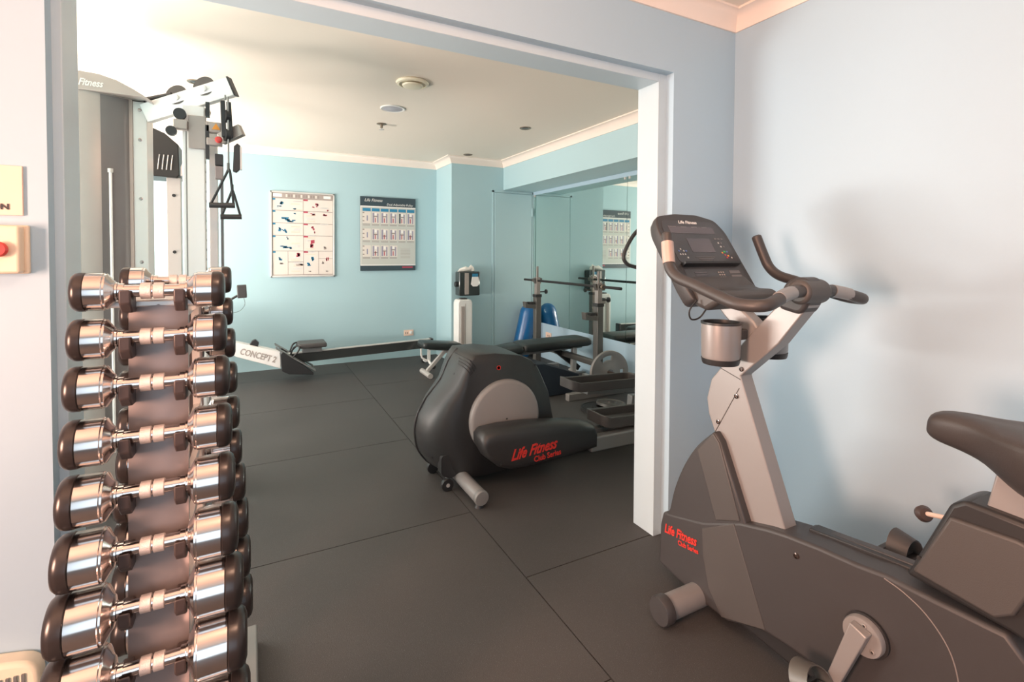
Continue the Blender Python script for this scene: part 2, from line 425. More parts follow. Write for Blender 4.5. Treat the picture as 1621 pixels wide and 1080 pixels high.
for i,(z,ln,r) in enumerate(rows):
    for side in (-1,1):
        y = fy(z) if side < 0 else by(z)
        # saddles: curved cradles under the handle, bracketed off the panel
        for sx in (-1,1):
            x = RX+(-.036 if sx < 0 else .046)
            q = MB()
            pts = []
            for k in range(9):
                a = PI+PI*k/8; pts.append((y+.017*math.cos(a), z+.001+.017*math.sin(a)))
            outer = [(y+side*.023, z+.004),(y+side*.020,z-.022),(y,z-.040),(y-side*.030,z-.042),(y-side*.030,z+.004)]
            pts = pts if side > 0 else pts[::-1]
            poly = pts + (outer[::1] if side > 0 else outer[::1])
            q.prism([(a,b) for a,b in poly], 'x', x-.009, x+.009)
            q.build('saddle', M['saddle'], rack, .003, 2)
        where = 'front' if side < 0 else 'rear'
        if i == 9: pos = 'bottom'
        else: pos = ordn[i]
        lab = f'chrome dumbbell in the {where} column of the tower rack, {pos} ' + ('of its column' if i in (0,9) else 'from the top')
        D = thing('dumbbell', (RX,y,z), lab, 'dumbbell', 'chrome dumbbells on the tower rack')
        hl = .0545; hd = (ln-.113)/2
        hx = RX+.003
        MB().cyl((hx-hl-.004,y,z),(hx+hl+.004,y,z),.0115).build('handle', M['chrome'], D)
        g_ = MB()
        for a in (-1,1):
            g_.lathe([(.0125,0),(.0152,.001),(.0152,.0165),(.0125,.0175)], (hx+.0012*a,y,z), (a,0,0), 28)
        g_.build('knurled_grip', M['knurl'], D)
        for a in (-1,1):
            h = MB().lathe([(.0145,-.012),(.0145,-.004),(.0165,-.003),(.0165,.0),(r*.55,.001),(r*.62,.004),(r*.93,.011),(r*.955,.012),(r*.955,.015),(r,.0165),(r,hd*.66),(r*.96,hd*.675),(r*.96,hd*.7)], (hx+a*hl,y,z), (a,0,0), 44).build('head', M['chrome'], D, ang=25)
            prof = [(r*.97,hd*.67),(r*1.02,hd*.69),(r*1.02,hd*.83),(r*.985,hd*.90),(r*.88,hd*.965),(r*.66,hd*1.0),(0,hd*1.005)]
            tag(MB().lathe(prof, (hx+a*hl,y,z), (a,0,0), 44).build('rubber_cap', M['capblk'], h, ang=40), 'black rubber end cap')

# ------------------------------------------------------------------ exercise bike
B = thing('exercise_bike', (1.44,.8,0), 'grey and charcoal upright exercise bike with a console and saddle', 'exercise bike')
sh = [(1.400,.067),(1.393,.218),(1.380,.271),(1.30,.292),(1.193,.323),(1.048,.392),(.95,.420),(.89,.432),(.80,.444),(.70,.452),(.637,.462),(.541,.462),(.413,.466),(.372,.42),(.33,.28),(.30,.16),(.32,.11),(.55,.10),(.827,.105),(.893,.103),(.964,.096),(1.089,.040),(1.188,.039)]
q = MB().prism(sh, 'x', 1.38, 1.505); q.build('body_shroud', M['char'], B, .010, 4)
gp = [(1.193,.300),(1.067,.378),(.95,.106),(1.109,.042),(1.162,.11),(1.188,.206)]
for x0,x1 in ((1.3775,1.384),(1.501,1.5075)): MB().prism(gp,'x',x0,x1).build('side_panel', M['char2'], B, .002)
sa = sm2([(.637,.452),(.596,.442),(.552,.419),(.515,.38),(.495,.337),(.486,.28),(.49,.2),(.50,.12)],4,False)
MB().tube([(1.3795,a,b_) for a,b_ in sa], .0014, 6, 0).build('seam_line', M['char3'], B)
q = MB().prism([(1.12,.05),(.982,.10),(.875,.12),(.6,.12),(.35,.12),(.36,.02),(.60,.015),(.875,.035),(.96,.04)], 'x', 1.40, 1.48); q.build('underframe', M['blk'], B, .01)
# top spine
q = MB(); q.prism([(.87,.425),(.87,.443),(.70,.461),(.60,.470),(.60,.44)],'x',1.455,1.500); q.build('spine', M['blk'], B, .003)
q = MB(); q.prism([(.875,.42),(.875,.441),(.70,.464),(.58,.476),(.58,.44)],'x',1.470,1.498); q.build('spine_cap', M['char'], B, .003)
# flywheel cover quarter
fw = sm2([(1.3478,.2996),(1.3238,.3918),(1.2806,.4916),(1.225,.578),(1.1539,.6519)],4,False)+[(1.127,.6241),(1.0176,.3764),(1.152,.29),(1.39,.2)]
MB().prism(fw,'x',1.3824,1.4976).build('flywheel_cover', M['char'], B, .008)
MB().prism([(1.2211,.5665),(1.1539,.6452),(1.129,.6202),(1.0454,.3956),(1.1376,.3553)],'x',1.3786,1.5014).build('cover_strip', M['char2'], B, .003)
# column
cf = [(.9101,.4148),(1.0675,.3716),(1.1693,.627),(1.2,.6951),(1.2096,.7479),(1.1914,.819),(1.1357,.889),(1.0243,1.0177),(.9456,1.106),(.8563,1.106),(.9475,.9802),(1.0762,.8545)]
co = MB().prism(cf,'x',1.4112,1.4688).build('column', M['silver_bk'], B, .004)
for a,b_ in (((1.1693,.6644),(1.0762,.8545)) , ((1.1664,.8612),(1.0762,.8545))):
    pass
q = MB(); q.tube([(1.4107,1.1731,.6375),(1.4107,1.08,.8132)],.0012,6,0); q.tube([(1.4107,1.1568,.866),(1.4107,1.0762,.843)],.0012,6,0); q.build('joint_line', M['char2'], co)
q = MB()
for y,z in ((1.159,.679),(1.089,.785),(1.072,.878),(1.118,.903)):
    q.lathe([(.008,0),(.008,.003),(.0045,.004),(.004,.002)], (1.4112,y,z), (-1,0,0), 16)
q.build('screw', M['chrome_dark'], co)
q = MB().lathe([(.0085,0),(.0085,.003),(.005,.004),(.004,.001)], (1.38,.859,.387), (-1,0,0), 16); q.build('shroud_screw', M['chrome_dark'], B)
q = MB().lathe([(.006,0),(.006,.003)], (1.3824,1.1443,.6212), (-1,0,0), 12); q.build('shroud_screw', M['blk'], B)
# neck clamp and hub
q = MB().prism(roundpoly([(.950,1.090),(.932,1.160),(.908,1.183),(.868,1.188),(.843,1.160),(.852,1.115),(.876,1.075)],.02),'x',1.402,1.478); q.build('neck_clamp', M['char'], B, .012, 4)
q = MB().cyl((1.385,.874,1.144),(1.495,.874,1.144),.036,seg=32); q.build('handlebar_hub', M['char2'], B, .010, 3)
# handlebar
def hb(s):
    return [(1.44+s*0.0480,0.8640,1.1482),(1.44+s*0.1152,0.8640,1.1425),(1.44+s*0.1824,0.8506,1.1271),(1.44+s*0.2352,0.8525,1.1156),(1.44+s*0.2611,0.9120,1.1156),(1.44+s*0.2573,0.9888,1.1348),(1.44+s*0.2515,1.0752,1.1598),(1.44+s*0.2496,1.1376,1.1770),(1.44+s*0.2477,1.1731,1.2049),(1.44+s*0.2400,1.1904,1.2452),(1.44+s*0.2256,1.2115,1.3153)]
hbo = MB()
for s_ in (-1,1): hbo.tube(hb(s_), .0175, 18, 5)
hbo = hbo.build('handlebar', M['grip'], B)
for s_ in (-1,1):
    # metal pulse grips
    tag(MB().tube([(1.44+s_*.095,.8645,1.1445),(1.44+s_*.130,.861,1.1395),(1.44+s_*.168,.854,1.1320)],.0190,16,3).build('pulse_grip', M['silver_bk'], hbo), 'silver pulse sensor grip')
    if s_ < 0: tag(MB().tube([(1.44+s_*.2445,1.182,1.222),(1.44+s_*.2385,1.1935,1.258),(1.44+s_*.232,1.203,1.290)],.0198,16,3).build('pulse_grip', M['gplate'], hbo), 'pale pulse sensor grip')
    MB().lathe([(.0178,-.002),(.0165,.004),(.010,.008),(0,.009)], (1.44+s_*.2256,1.2115,1.3153), (-s_*.2,.28,.94), 18).build('end_cap', M['grip'], hbo)
# console: slanted slab facing the rider
ct = V((1.44,1.342,1.392)); cb = V((1.44,1.148,1.098)); up = (ct-cb).normalized(); rt = V((1,0,0)); nrm = up.cross(rt)*-1
if nrm.y > 0: nrm = -nrm
KS = .96; cL = (ct-cb).length/KS
def CP(x, h, d=0): return cb+rt*(x*KS)+up*(h*KS)+nrm*d      # x across, h up the face, d out of the face
outl = roundpoly([(-.172,0),(.178,0),(.182,.06),(.178,cL-.07),(.150,cL-.012),(.06,cL+.012),(-.06,cL+.012),(-.158,cL-.005),(-.180,cL-.06),(-.180,.06)],.02,3)
q = MB(); q.loft([[CP(x,h,-.055) if True else 0 for x,h in [(a*.93,b_*.97+.005) for a,b_ in outl]],[CP(x,h,-.02) for x,h in outl],[CP(x,h,0) for x,h in outl]])
cn = q.build('console', M['char'], B, .006, 3)
q = MB(); q.prism([(1.248,1.2116),(1.1664,1.082),(1.1184,1.0676),(1.056,1.106),(1.0752,1.1348),(1.1424,1.1348)],'x',1.2912,1.5888); q.build('console_base', M['char2'], cn, .016, 3)
def facebox(x0,h0,x1,h1,m,d=.0012,name='keypad',b0=-.002):
    q = MB(); secs = [[CP(x,h,dd) for x,h in ((x0,h0),(x1,h0),(x1,h1),(x0,h1))] for dd in (b0,d)]
    return q.loft(secs).build(name, m, cn)
in1 = roundpoly([(-.150,.155),(.155,.155),(.155,cL-.07),(.13,cL-.025),(-.14,cL-.022),(-.158,cL-.06)],.015,3)
q = MB(); q.loft([[CP(x,h,-.002) for x,h in in1],[CP(x,h,.0012) for x,h in in1]]).build('faceplate', M['console'], cn)
in2 = roundpoly([(-.150,.015),(.160,.015),(.158,.135),(-.150,.135)],.012,3)
q = MB(); q.loft([[CP(x,h,-.002) for x,h in in2],[CP(x,h,.0012) for x,h in in2]]).build('faceplate', M['console'], cn)
q = MB(); q.loft([[CP(x,h,d) for d,h in ((0,.138),(.020,.140),(.022,.147),(0,.152))] for x in (-.150,.140)]).build('reading_ledge', M['blk'], cn)
facebox(-.062,.200,.060,.262,M['screen'],.0022,'display')
facebox(-.125,.285,.110,.318,M['screen'],.0020,'message_bar')
text('Life Fitness', .019, M['silver_b'], 'lettering', cn, CP(-.062,cL-.036,.0018), rt, up, .3, .0003, 1.1, bold=.0004)
keys = MB()
def kb(x,h,w,hh,m):
    keys.use(m); keys.loft([[CP(a,b_,dd) for a,b_ in ((x-w/2,h-hh/2),(x+w/2,h-hh/2),(x+w/2,h+hh/2),(x-w/2,h+hh/2))] for dd in (-.001,.0024)])
for (x,h,m,w) in ((-.130,.205,'lblue',.006),(-.118,.213,'silver',.005),(-.106,.205,'silver',.005),(-.130,.190,'silver',.005),(-.118,.190,'silver',.005),(-.106,.190,'silver',.005),(-.094,.205,'lblue',.007),(-.1,.176,'silver',.006),
                  (.094,.262,'screenmid',.012),(.112,.262,'screenmid',.012),(.130,.262,'screenmid',.010),(.100,.243,'silver',.006),(.116,.243,'screenmid',.006),(.104,.226,'silver',.006),(.120,.226,'screenmid',.006),
                  (.108,.203,'green',.010),(.094,.198,'orange',.006),(.122,.203,'lblue',.006),(.104,.188,'crim',.006),(.118,.184,'orange',.007),(.108,.176,'crim',.008),(.132,.176,'silver',.005)):
    kb(x,h,w,.006,M[m])
for k in range(3): kb(-.01+.0,.178-.007*k,.10-.02*k,.0022,M['screenmid'])
for k in range(4): kb(-.10+k*.055,cL-.052,.03,.003,M['screenmid'])
for k,(x,h) in enumerate(((.035,.045),(.045,.030),(.058,.020))): kb(x,h,.032,.007,M['silver_b'])
for k in range(5):
    for j in range(3): kb(.018+j*.012,.112-k*.011,.006,.005,M['taupe'])
for k in range(5): kb(.105,.112-k*.018,.055,.012,M['screenmid'])
kb(.135,.022,.006,.006,M['silver_bk'])
for k in range(6): kb(-.075,.112-k*.011,.06,.004,M['screen'])
keys.build('keypad', None, cn)
q = MB().lathe([(.020,0),(.018,.004),(.010,.010),(0,.012)], CP(-.035,.045,0), nrm, 20); q.build('start_knob', M['blk'], cn)
# cup holders, bracket, cord
q = MB().prism([(1.2,1.0964),(1.1424,1.0388),(1.056,.9716),(1.0176,.914),(.9888,.9812),(1.0368,1.0388),(1.1136,1.0964)],'x',1.416,1.464); q.build('console_bracket', M['silver_bk'], B, .006)
q = MB().box((1.3056,1.056,.9764),(1.5744,1.0848,1.01)); q.build('cup_bracket', M['char2'], B, .004)
for x in (1.320,1.560):
    cup = MB().lathe([(.0,0),(.050,0),(.054,.006),(.058,.02),(.060,.125),(.056,.125),(.053,.02),(0,.015)], (x+.006,1.085,.909), seg=40).build('cup_holder', M['silver_bk'], B)
    MB().lathe([(.0545,-.006),(.0565,0),(.0585,.012),(.0575,.012)], (x+.006,1.085,.909), seg=40).build('cup_base', M['blk'], cup)
    MB().lathe([(.0565,.118),(.0615,.122),(.0615,.128),(.0545,.128),(.053,.1)], (x+.006,1.085,.909), seg=40).build('cup_rim', M['blk'], cup)
MB().tube([(1.2768,1.1424,1.1012),(1.2576,1.152,1.0676),(1.272,1.1568,1.0388),(1.3056,1.152,1.0436),(1.3296,1.1424,1.0772),(1.344,1.1328,1.106)],.0028,8,5).build('cord', M['blk'], B)
# crank and pedals
cr = MB().lathe([(.0,.010),(.045,.010),(.047,.006),(.047,-.012)], (1.366,.673,.287), (-1,0,0), 40).build('crank_disc', M['silver_bk'], B)
MB().lathe([(.0525,0),(.0525,.010),(.046,.010)], (1.382,.672,.287), (-1,0,0), 40).build('crank_seal', M['blk'], B)
q = MB()
for k in range(3):
    a = math.radians(100+120*k); q.lathe([(.006,0),(.006,.002),(.003,.003),(.003,0)], (1.356,.673+.033*math.cos(a),.287+.033*math.sin(a)), (-1,0,0), 14)
q.build('crank_bolt', M['iron'], cr)
MB().loft([[(x,y,z) for x,y,z in ((1.356,.648,.312),(1.332,.650,.308),(1.332,.690,.322),(1.356,.692,.320))],[(x,y,z) for x,y,z in ((1.345,.715,.125),(1.325,.715,.125),(1.325,.745,.133),(1.345,.745,.133))]]).build('crank_arm', M['silver_bk'], cr, .003)
MB().loft([[(x,y,z) for x,y,z in ((1.507,.655,.287),(1.527,.655,.287),(1.527,.700,.287),(1.507,.700,.287))],[(x,y,z) for x,y,z in ((1.515,.660,.43),(1.533,.660,.43),(1.533,.69,.435),(1.515,.69,.435))]]).build('crank_arm', M['silver_bk'], B, .003)
def pedal(cx, cy, cz, ang, m, k_=1.):
    R = Matrix.Rotation(ang,3,'X')
    def T(p): return R@(V(p)*k_)+V((cx,cy,cz))
    P = MB(); P.loft([[T(p) for p in ((-.048,-.05,dz),(.048,-.05,dz),(.048,.045,dz),(.03,.055,dz),(-.03,.055,dz),(-.048,.045,dz))] for dz in (-.013,.013)])
    po = P.build('pedal', M['blk'], B, .005)
    q = MB(); secs = []
    for k in range(13):
        a = PI*k/12; x = .052*math.cos(a)*-1; z = .070*math.sin(a)**.8
        secs.append([T((x,-.025+.02*math.sin(a),z)),T((x*1.0,.025+.02*math.sin(a),z)),T((x*.95,.025+.02*math.sin(a),z*.96)),T((x*.95,-.025+.02*math.sin(a),z*.96))])
    q.loft(secs); q.build('pedal_strap', m, po)
    q = MB()
    for k in range(5): q.loft([[T((x,-.04+k*.02,z)) for x,z in ((-.04,.012),(.04,.012),(.04,.017),(-.04,.017))],[T((x,-.032+k*.02,z)) for x,z in ((-.04,.012),(.04,.012),(.04,.017),(-.04,.017))]])
    q.build('tread', M['char'], po)
pedal(1.275,.735,.12,-.25,M['rackdk'])
pedal(1.595,.690,.405,.25,M['char'],1.0)
MB().cyl((1.33,.73,.128),(1.285,.73,.125),.008).build('pedal_axle', M['chrome'], B)
MB().cyl((1.525,.685,.425),(1.57,.700,.425),.008).build('pedal_axle', M['chrome'], B)
# rear seat housing
rc = roundpoly([(.5568,.5377),(.4915,.7009),(.4704,.722),(.3552,.7124),(.3072,.6644),(.3168,.5012),(.4128,.5012)],.012,3)
MB().prism([(.597,.486),(.585,.510),(.515,.692),(.49,.712),(.35,.705),(.30,.63),(.30,.44),(.41,.47)],'x',1.385,1.500).build('seat_housing', M['blk'], B, .010)
for x0,x1 in ((1.372,1.390),(1.495,1.508)): MB().prism([(.577,.508),(.510,.668),(.40,.672),(.345,.66),(.40,.515),(.43,.490)],'x',x0,x1).build('housing_cover', M['char2'], B, .006)
MB().lathe([(.005,0),(.005,.003)], (1.385,.568,.54), (-1,0,0), 12).build('shroud_screw', M['blk'], B)
MB().beam((1.44,.4368,.626),(1.44,.3984,.8372),.062,.075,(0,1,0)).build('seat_post', M['silver_bk'], B, .004)
# saddle, lofted from nose to tail
secs = []
for y,w,zt,zb in ((.580,.012,.856,.832),(.574,.024,.874,.818),(.556,.034,.886,.810),(.525,.040,.891,.806),(.495,.047,.893,.800),(.465,.060,.892,.790),(.435,.082,.893,.768),(.405,.104,.895,.748),(.37,.122,.898,.738),(.33,.130,.902,.736),(.29,.130,.906,.745),(.255,.115,.906,.765),(.23,.08,.900,.80)):
    row = []
    for k in range(20):
        a = 2*PI*k/20; c = math.cos(a); s_ = math.sin(a)
        x = 1.44+w*(abs(c)**.8)*(1 if c >= 0 else -1)
        zm = zt-.028; z = zm+(zt-zm)*s_ if s_ >= 0 else zm+(zm-zb)*s_
        if s_ >= 0 and abs(c) < .3 and .25 < y < .5: z -= .004
        row.append((x,y,z))
    secs.append(row)
MB().loft(secs).build('saddle', M['grip'], B, 0, ang=80, subd=1)
# seat lever knob
q = MB().cyl((1.5552,.576,.5876),(1.632,.6528,.5444),.006); q.build('seat_lever', M['outlet'], B)
q = MB().lathe([(0,-.016),(.016,-.013),(.022,0),(.018,.014),(.008,.02),(0,.021)], (1.6464,.6672,.5348), (.6,.7,-.3), 24); q.build('lever_knob', M['saddle'], B)
# stabilisers
for y in (1.215,.36):
    st = MB().cyl((1.238,y,.050),(1.642,y,.050),.040,seg=36).build('stabiliser', M['silver_bk'], B)
    for s_ in (-1,1):
        tag(MB().lathe([(.0405,0),(.046,.001),(.047,.028),(.043,.036),(.0,.038)], (1.44+s_*.202,y,.050), (s_,0,0), 36).build('end_cap', M['char'], st), 'dark rubber end cap')
MB().prism([(1.25,.05),(1.13,.05),(1.10,.10),(1.25,.10)],'x',1.40,1.485).build('stabiliser_mount', M['silver_dk'], B)
text('Life Fitness', .046, M['red'], 'lettering', B, (1.3785,1.368,.200), (0,-1,.16), (0,0,1), .42, .0006, .74, bold=.0012)
text('Club Series', .024, M['red'], 'lettering', B, (1.3785,1.300,.186), (0,-1,.16), (0,0,1), .0, .0006, .85, bold=.0006)

# ------------------------------------------------------------------ elliptical trainer
E_ = thing('elliptical_trainer', (1.6,2.6,0), 'charcoal elliptical cross trainer with a silver disc and long pedal rails', 'elliptical trainer')
side = [(1.030,.712),(1.00,.685),(.975,.645),(.930,.548),(.848,.455),(.802,.374),(.785,.295),(.790,.220),(.808,.165),(.850,.105),(.900,.068),(.98,.050),(1.085,.045),(1.199,.05),(1.45,.07),(1.58,.14),(1.560,.297),(1.525,.458),(1.450,.605),(1.410,.648),(1.33,.685),(1.17,.710)]
# rounded body: cross-sections through its thickness, drawn in along the front flank
def sec(shr, y):
    out = []
    for x,z in side:
        wl = max(0,min(1,(1.10-x)/.30))
        k = 1-shr*(.10+.90*wl)
        out.append((1.20+(x-1.20)*k, y, .40+(z-.40)*(1-shr*(.02+.10*wl))))
    return out
q = MB(); q.loft([sec(.50,2.415),sec(.40,2.418),sec(.31,2.428),sec(.22,2.446),sec(.14,2.472),sec(.07,2.508),sec(.025,2.555),sec(0,2.60),sec(0,2.64),sec(.05,2.68),sec(.14,2.715),sec(.27,2.738),sec(.42,2.742)])
shr_o = q.build('drive_shroud', M['char_e'], E_, 0, ang=85)
from mathutils.bvhtree import BVHTree
bt = BVHTree.FromPolygons([shr_o.matrix_world @ v.co + V(E_.location)*0 for v in shr_o.data.vertices], [tuple(p.vertices) for p in shr_o.data.polygons])
def onto(x, z):
    h = bt.ray_cast(V((x,1.5,z)), V((0,1,0))); return (h[0], h[1]) if h[0] else (V((x,2.45,z)), V((0,-1,0)))
q = MB()
rim = sm2([(1.032,.714),(.975,.647),(.930,.550),(.847,.456),(.801,.375),(.783,.296),(.788,.220),(.806,.164),(.850,.103),(.900,.066)],3,False)
q.tube([(x-.001,2.62,z) for x,z in rim],.0045,8,0); q.build('edge_trim', M['blk'], E_)
for k in range(4):
    pa_ = []
    for j in range(5):
        t_ = j/4; x = 1.008-.0065*k+(.050-.004*k)*t_; z = .692-.0135*k-(.056-.002*k)*t_**1.4
        p_, n_ = onto(x,z); pa_.append(p_+n_*.0012)
    MB().tube(pa_,.0038,8,2,flat=.8).build('air_vent', M['blk'], E_)
for x,z in ((.965,.600),(1.42,.620),(.842,.165)):
    p_, n_ = onto(x,z); MB().lathe([(.007,-.002),(.007,.002)], p_, n_, 12).build('shroud_screw', M['blk'], E_)
p_, n_ = onto(1.192,.627); MB().lathe([(.0085,0),(.0085,.0012),(.0125,.0012),(.0125,0)], p_, n_, 24).build('badge', M['red'], E_)
q = MB().lathe([(0,.022),(.19,.022),(.205,.016),(.210,.004),(.210,-.03)], (1.225,2.402,.352), (0,-1,0), 72)
dc = q.build('crank_disc', M['disc'], E_, ang=50)
MB().lathe([(.005,0),(.005,.002)], (1.225,2.3805,.352), (0,-1,0), 12).build('disc_screw', M['blk'], dc)
p_, n_ = onto(.93,.14)
MB().prism(roundpoly([(.87,.19),(1.0,.195),(.98,.09),(.92,.06),(.87,.09)],.02),'y',p_.y+.004,p_.y+.06).build('foot_recess', M['blk'], E_)
log = [(1.021,.323),(1.045,.348),(1.145,.354),(1.30,.347),(1.411,.336),(1.618,.31),(1.728,.275),(1.745,.218),(1.743,.138),(1.536,.119),(1.334,.114),(1.201,.117),(1.128,.142),(1.056,.204),(1.023,.268)]
def lsec(k, y): return [(1.38+(x-1.38)*(1-k*.12), y, .23+(z-.23)*(1-k)) for x,z in log]
q = MB(); q.loft([lsec(.55,2.238),lsec(.35,2.240),lsec(.16,2.250),lsec(.05,2.272),lsec(0,2.30),lsec(0,2.35),lsec(.1,2.375)])
pa = q.build('pedal_arm_cover', M['char_e'], E_, 0, ang=50)
q = MB().use(M['blk'])
for x,z in ((1.085,.262),(1.40,.288),(1.12,.175)): q.lathe([(.006,0),(.006,.003)], (x,2.243,z), (0,-1,0), 12)
q.build('cover_screw', None, pa)
text('Life Fitness', .078, M['red'], 'lettering', pa, (1.176,2.2365,.182), (1,0,.075), (0,0,1), .55, .0008, .79, bold=.002)
text('Club Series', .042, M['red'], 'lettering', pa, (1.315,2.2365,.150), (1,0,.075), (0,0,1), 0, .0008, .88, bold=.0008)
for y,xa in ((2.28,1.70),(2.83,2.48)): MB().beam((xa,y,.165),(2.62,y,.155),.06,.085).build('side_rail', M['silver_dk'], E_, .01)
q = MB(); q.beam((1.2,2.58,.06),(2.72,2.58,.06),.10,.07); q.build('main_frame', M['silver_dk'], E_, .008)
def footplate(x0, y0, z0, w=.62, dd=.19, name='foot_pedal'):
    o = roundpoly([(x0,y0-dd/2),(x0+w,y0-dd/2),(x0+w,y0+dd/2),(x0,y0+dd/2)],.06,5)
    i = [(x0+w/2+(x-x0-w/2)*.93, y0+(y-y0)*.86) for x,y in o]
    q = MB(); f = lambda x: z0+max(0,(x0+.14-x))*.30
    q.loft([[(x,y,f(x)) for x,y in o],[(x,y,f(x)+.065) for x,y in o],[(x,y,f(x)+.065) for x,y in i],[(x,y,f(x)+.015) for x,y in i]])
    p = q.build(name, M['char2'], E_, .004, 2)
    return p
footplate(1.80,2.37,.205,.62,.20)
footplate(1.88,2.79,.300,.64,.20)
MB().beam((1.70,2.37,.20),(2.44,2.37,.19),.05,.03).build('pedal_link', M['silver_dk'], E_); MB().beam((2.05,2.79,.295),(2.62,2.79,.25),.05,.03).build('pedal_link', M['silver_dk'], E_)
q = MB().cyl((1.76,2.33,.225),(1.76,2.42,.235),.012); q.build('pivot_bolt', M['chrome'], E_)
fb = MB().cyl((.985,2.80,.058),(.985,2.19,.058),.036,seg=32).build('front_foot', M['silver_bk'], E_)
for y,s_ in ((2.195,-1),(2.795,1)): tag(MB().lathe([(.037,-.002),(.038,.018),(.033,.025),(0,.026)], (.985,y,.058), (0,s_,0), 32).build('end_cap', M['silver_dk'], fb),'grey end cap')
for y in (2.21,2.78): MB().lathe([(.014,.024),(.022,.0)], (.985,y,0), (0,0,1), 20).build('rubber_foot', M['blk'], fb)
for y in (2.44,2.68): MB().cyl((.905,y-.012,.033),(.905,y+.012,.033),.033,seg=28).build('transport_wheel', M['blk'], E_, .003)
MB().tube([(.905,2.455,.04),(.93,2.45,.085),(.99,2.46,.08)],.015,10,3).build('wheel_bracket', M['silver_dk'], E_)
MB().lathe([(.010,0),(.010,.003)], (.905,2.428,.033), (0,-1,0), 16).build('wheel_hub', M['silver'], E_)
q = MB(); q.beam((2.64,2.58,.05),(2.58,2.58,1.45),.07,.05,(0,1,0)); q.build('mast', M['silver'], E_, .006)
q = MB().box((2.50,2.40,1.40),(2.60,2.76,1.68)); q.build('display_housing', M['char'], E_, .02)
for y in (2.30,2.86): MB().tube([(2.66,y,.30),(2.68,y,.9),(2.62,y,1.18),(2.60,y,1.30),(2.64,y,1.50)],.016,12,5).build('moving_arm', M['grip'], E_)
q = MB().tube([(2.50,2.75,1.446),(2.43,2.75,1.385),(2.37,2.75,1.30),(2.343,2.75,1.235),(2.36,2.75,1.195),(2.42,2.75,1.165),(2.55,2.70,1.14)],.014,12,5); q.build('fixed_handle', M['grip'], E_)
q = MB().cyl((2.66,2.28,.04),(2.66,2.88,.04),.036); q.build('rear_foot', M['silver_b'], E_)

# ------------------------------------------------------------------ barbell rack, bar, bench, plates
BX = 2.73
R_ = thing('barbell_rack', (BX,4.05,0), 'dark grey steel barbell rack with two posts in front of the mirror', 'rack')
for y in (4.60,3.535):
    p = MB().box((BX-.032,y-.032,.0),(BX+.032,y+.032,.80)).build('post', M['rackdk'], R_, .004)
    MB().box((BX-.037,y-.037,.785),(BX+.037,y+.037,.815)).build('collar', M['blk'], p, .003)
    MB().box((BX-.024,y-.024,.80),(BX+.024,y+.024,1.0)).build('inner_post', M['iron'], p, .003)
    MB().cyl((BX+.0,y,.99),(BX+.0,y,1.115 if y>4 else 1.10),.013).build('stop_pin', M['rackdk'], p)
    h = MB(); h.prism([(BX-.02,.660),(BX-.155,.675),(BX-.165,.74),(BX-.145,.74),(BX-.135,.715),(BX-.02,.705)],'y',y-.03,y+.03); h.build('bar_hook', M['rackdk'], p, .004)
    MB().box((BX-.11,y-.035,.71),(BX-.05,y+.035,.735)).build('hook_pad', M['blk'], p, .004)
    k = MB().cyl((BX+.03,y-.0,.84),(BX+.10,y-.0,.84),.007); k.lathe([(.006,0),(.024,.004),(.024,.018),(.01,.022)], (BX+.10,y,.84),(1,0,0),20); k.build('locking_knob', M['blk'], p)
    MB().prism([(BX-.03,.93),(BX-.05,.985),(BX-.035,.99),(BX-.02,.945),(BX+.02,.945),(BX+.035,.99),(BX+.05,.985),(BX+.03,.93)],'y',y-.02,y+.02).build('upper_cradle', M['rackdk'], p)
    MB().beam((BX-.36,y-.05,.03),(BX+.24,y-.05,.03),.055,.06).build('base_foot', M['iron'], R_, .005)
MB().beam((BX,3.5,.27),(BX,4.63,.27),.05,.05).build('cross_bar', M['rackdk'], R_, .004)
MB().cyl((BX,3.52,.23),(BX,3.20,.23),.013).build('plate_peg', M['chrome_dark'], R_)
Bb = thing('barbell', (BX,4.05,.962), 'thin black barbell resting across the two rack posts', 'barbell')
MB().cyl((BX,3.23,.962),(BX,4.88,.962),.0125).build('bar', M['irondk'], Bb)
for y in (3.47,4.66): MB().cyl((BX,y-.012,.962),(BX,y+.012,.962),.022).build('collar', M['dbrown'], Bb)
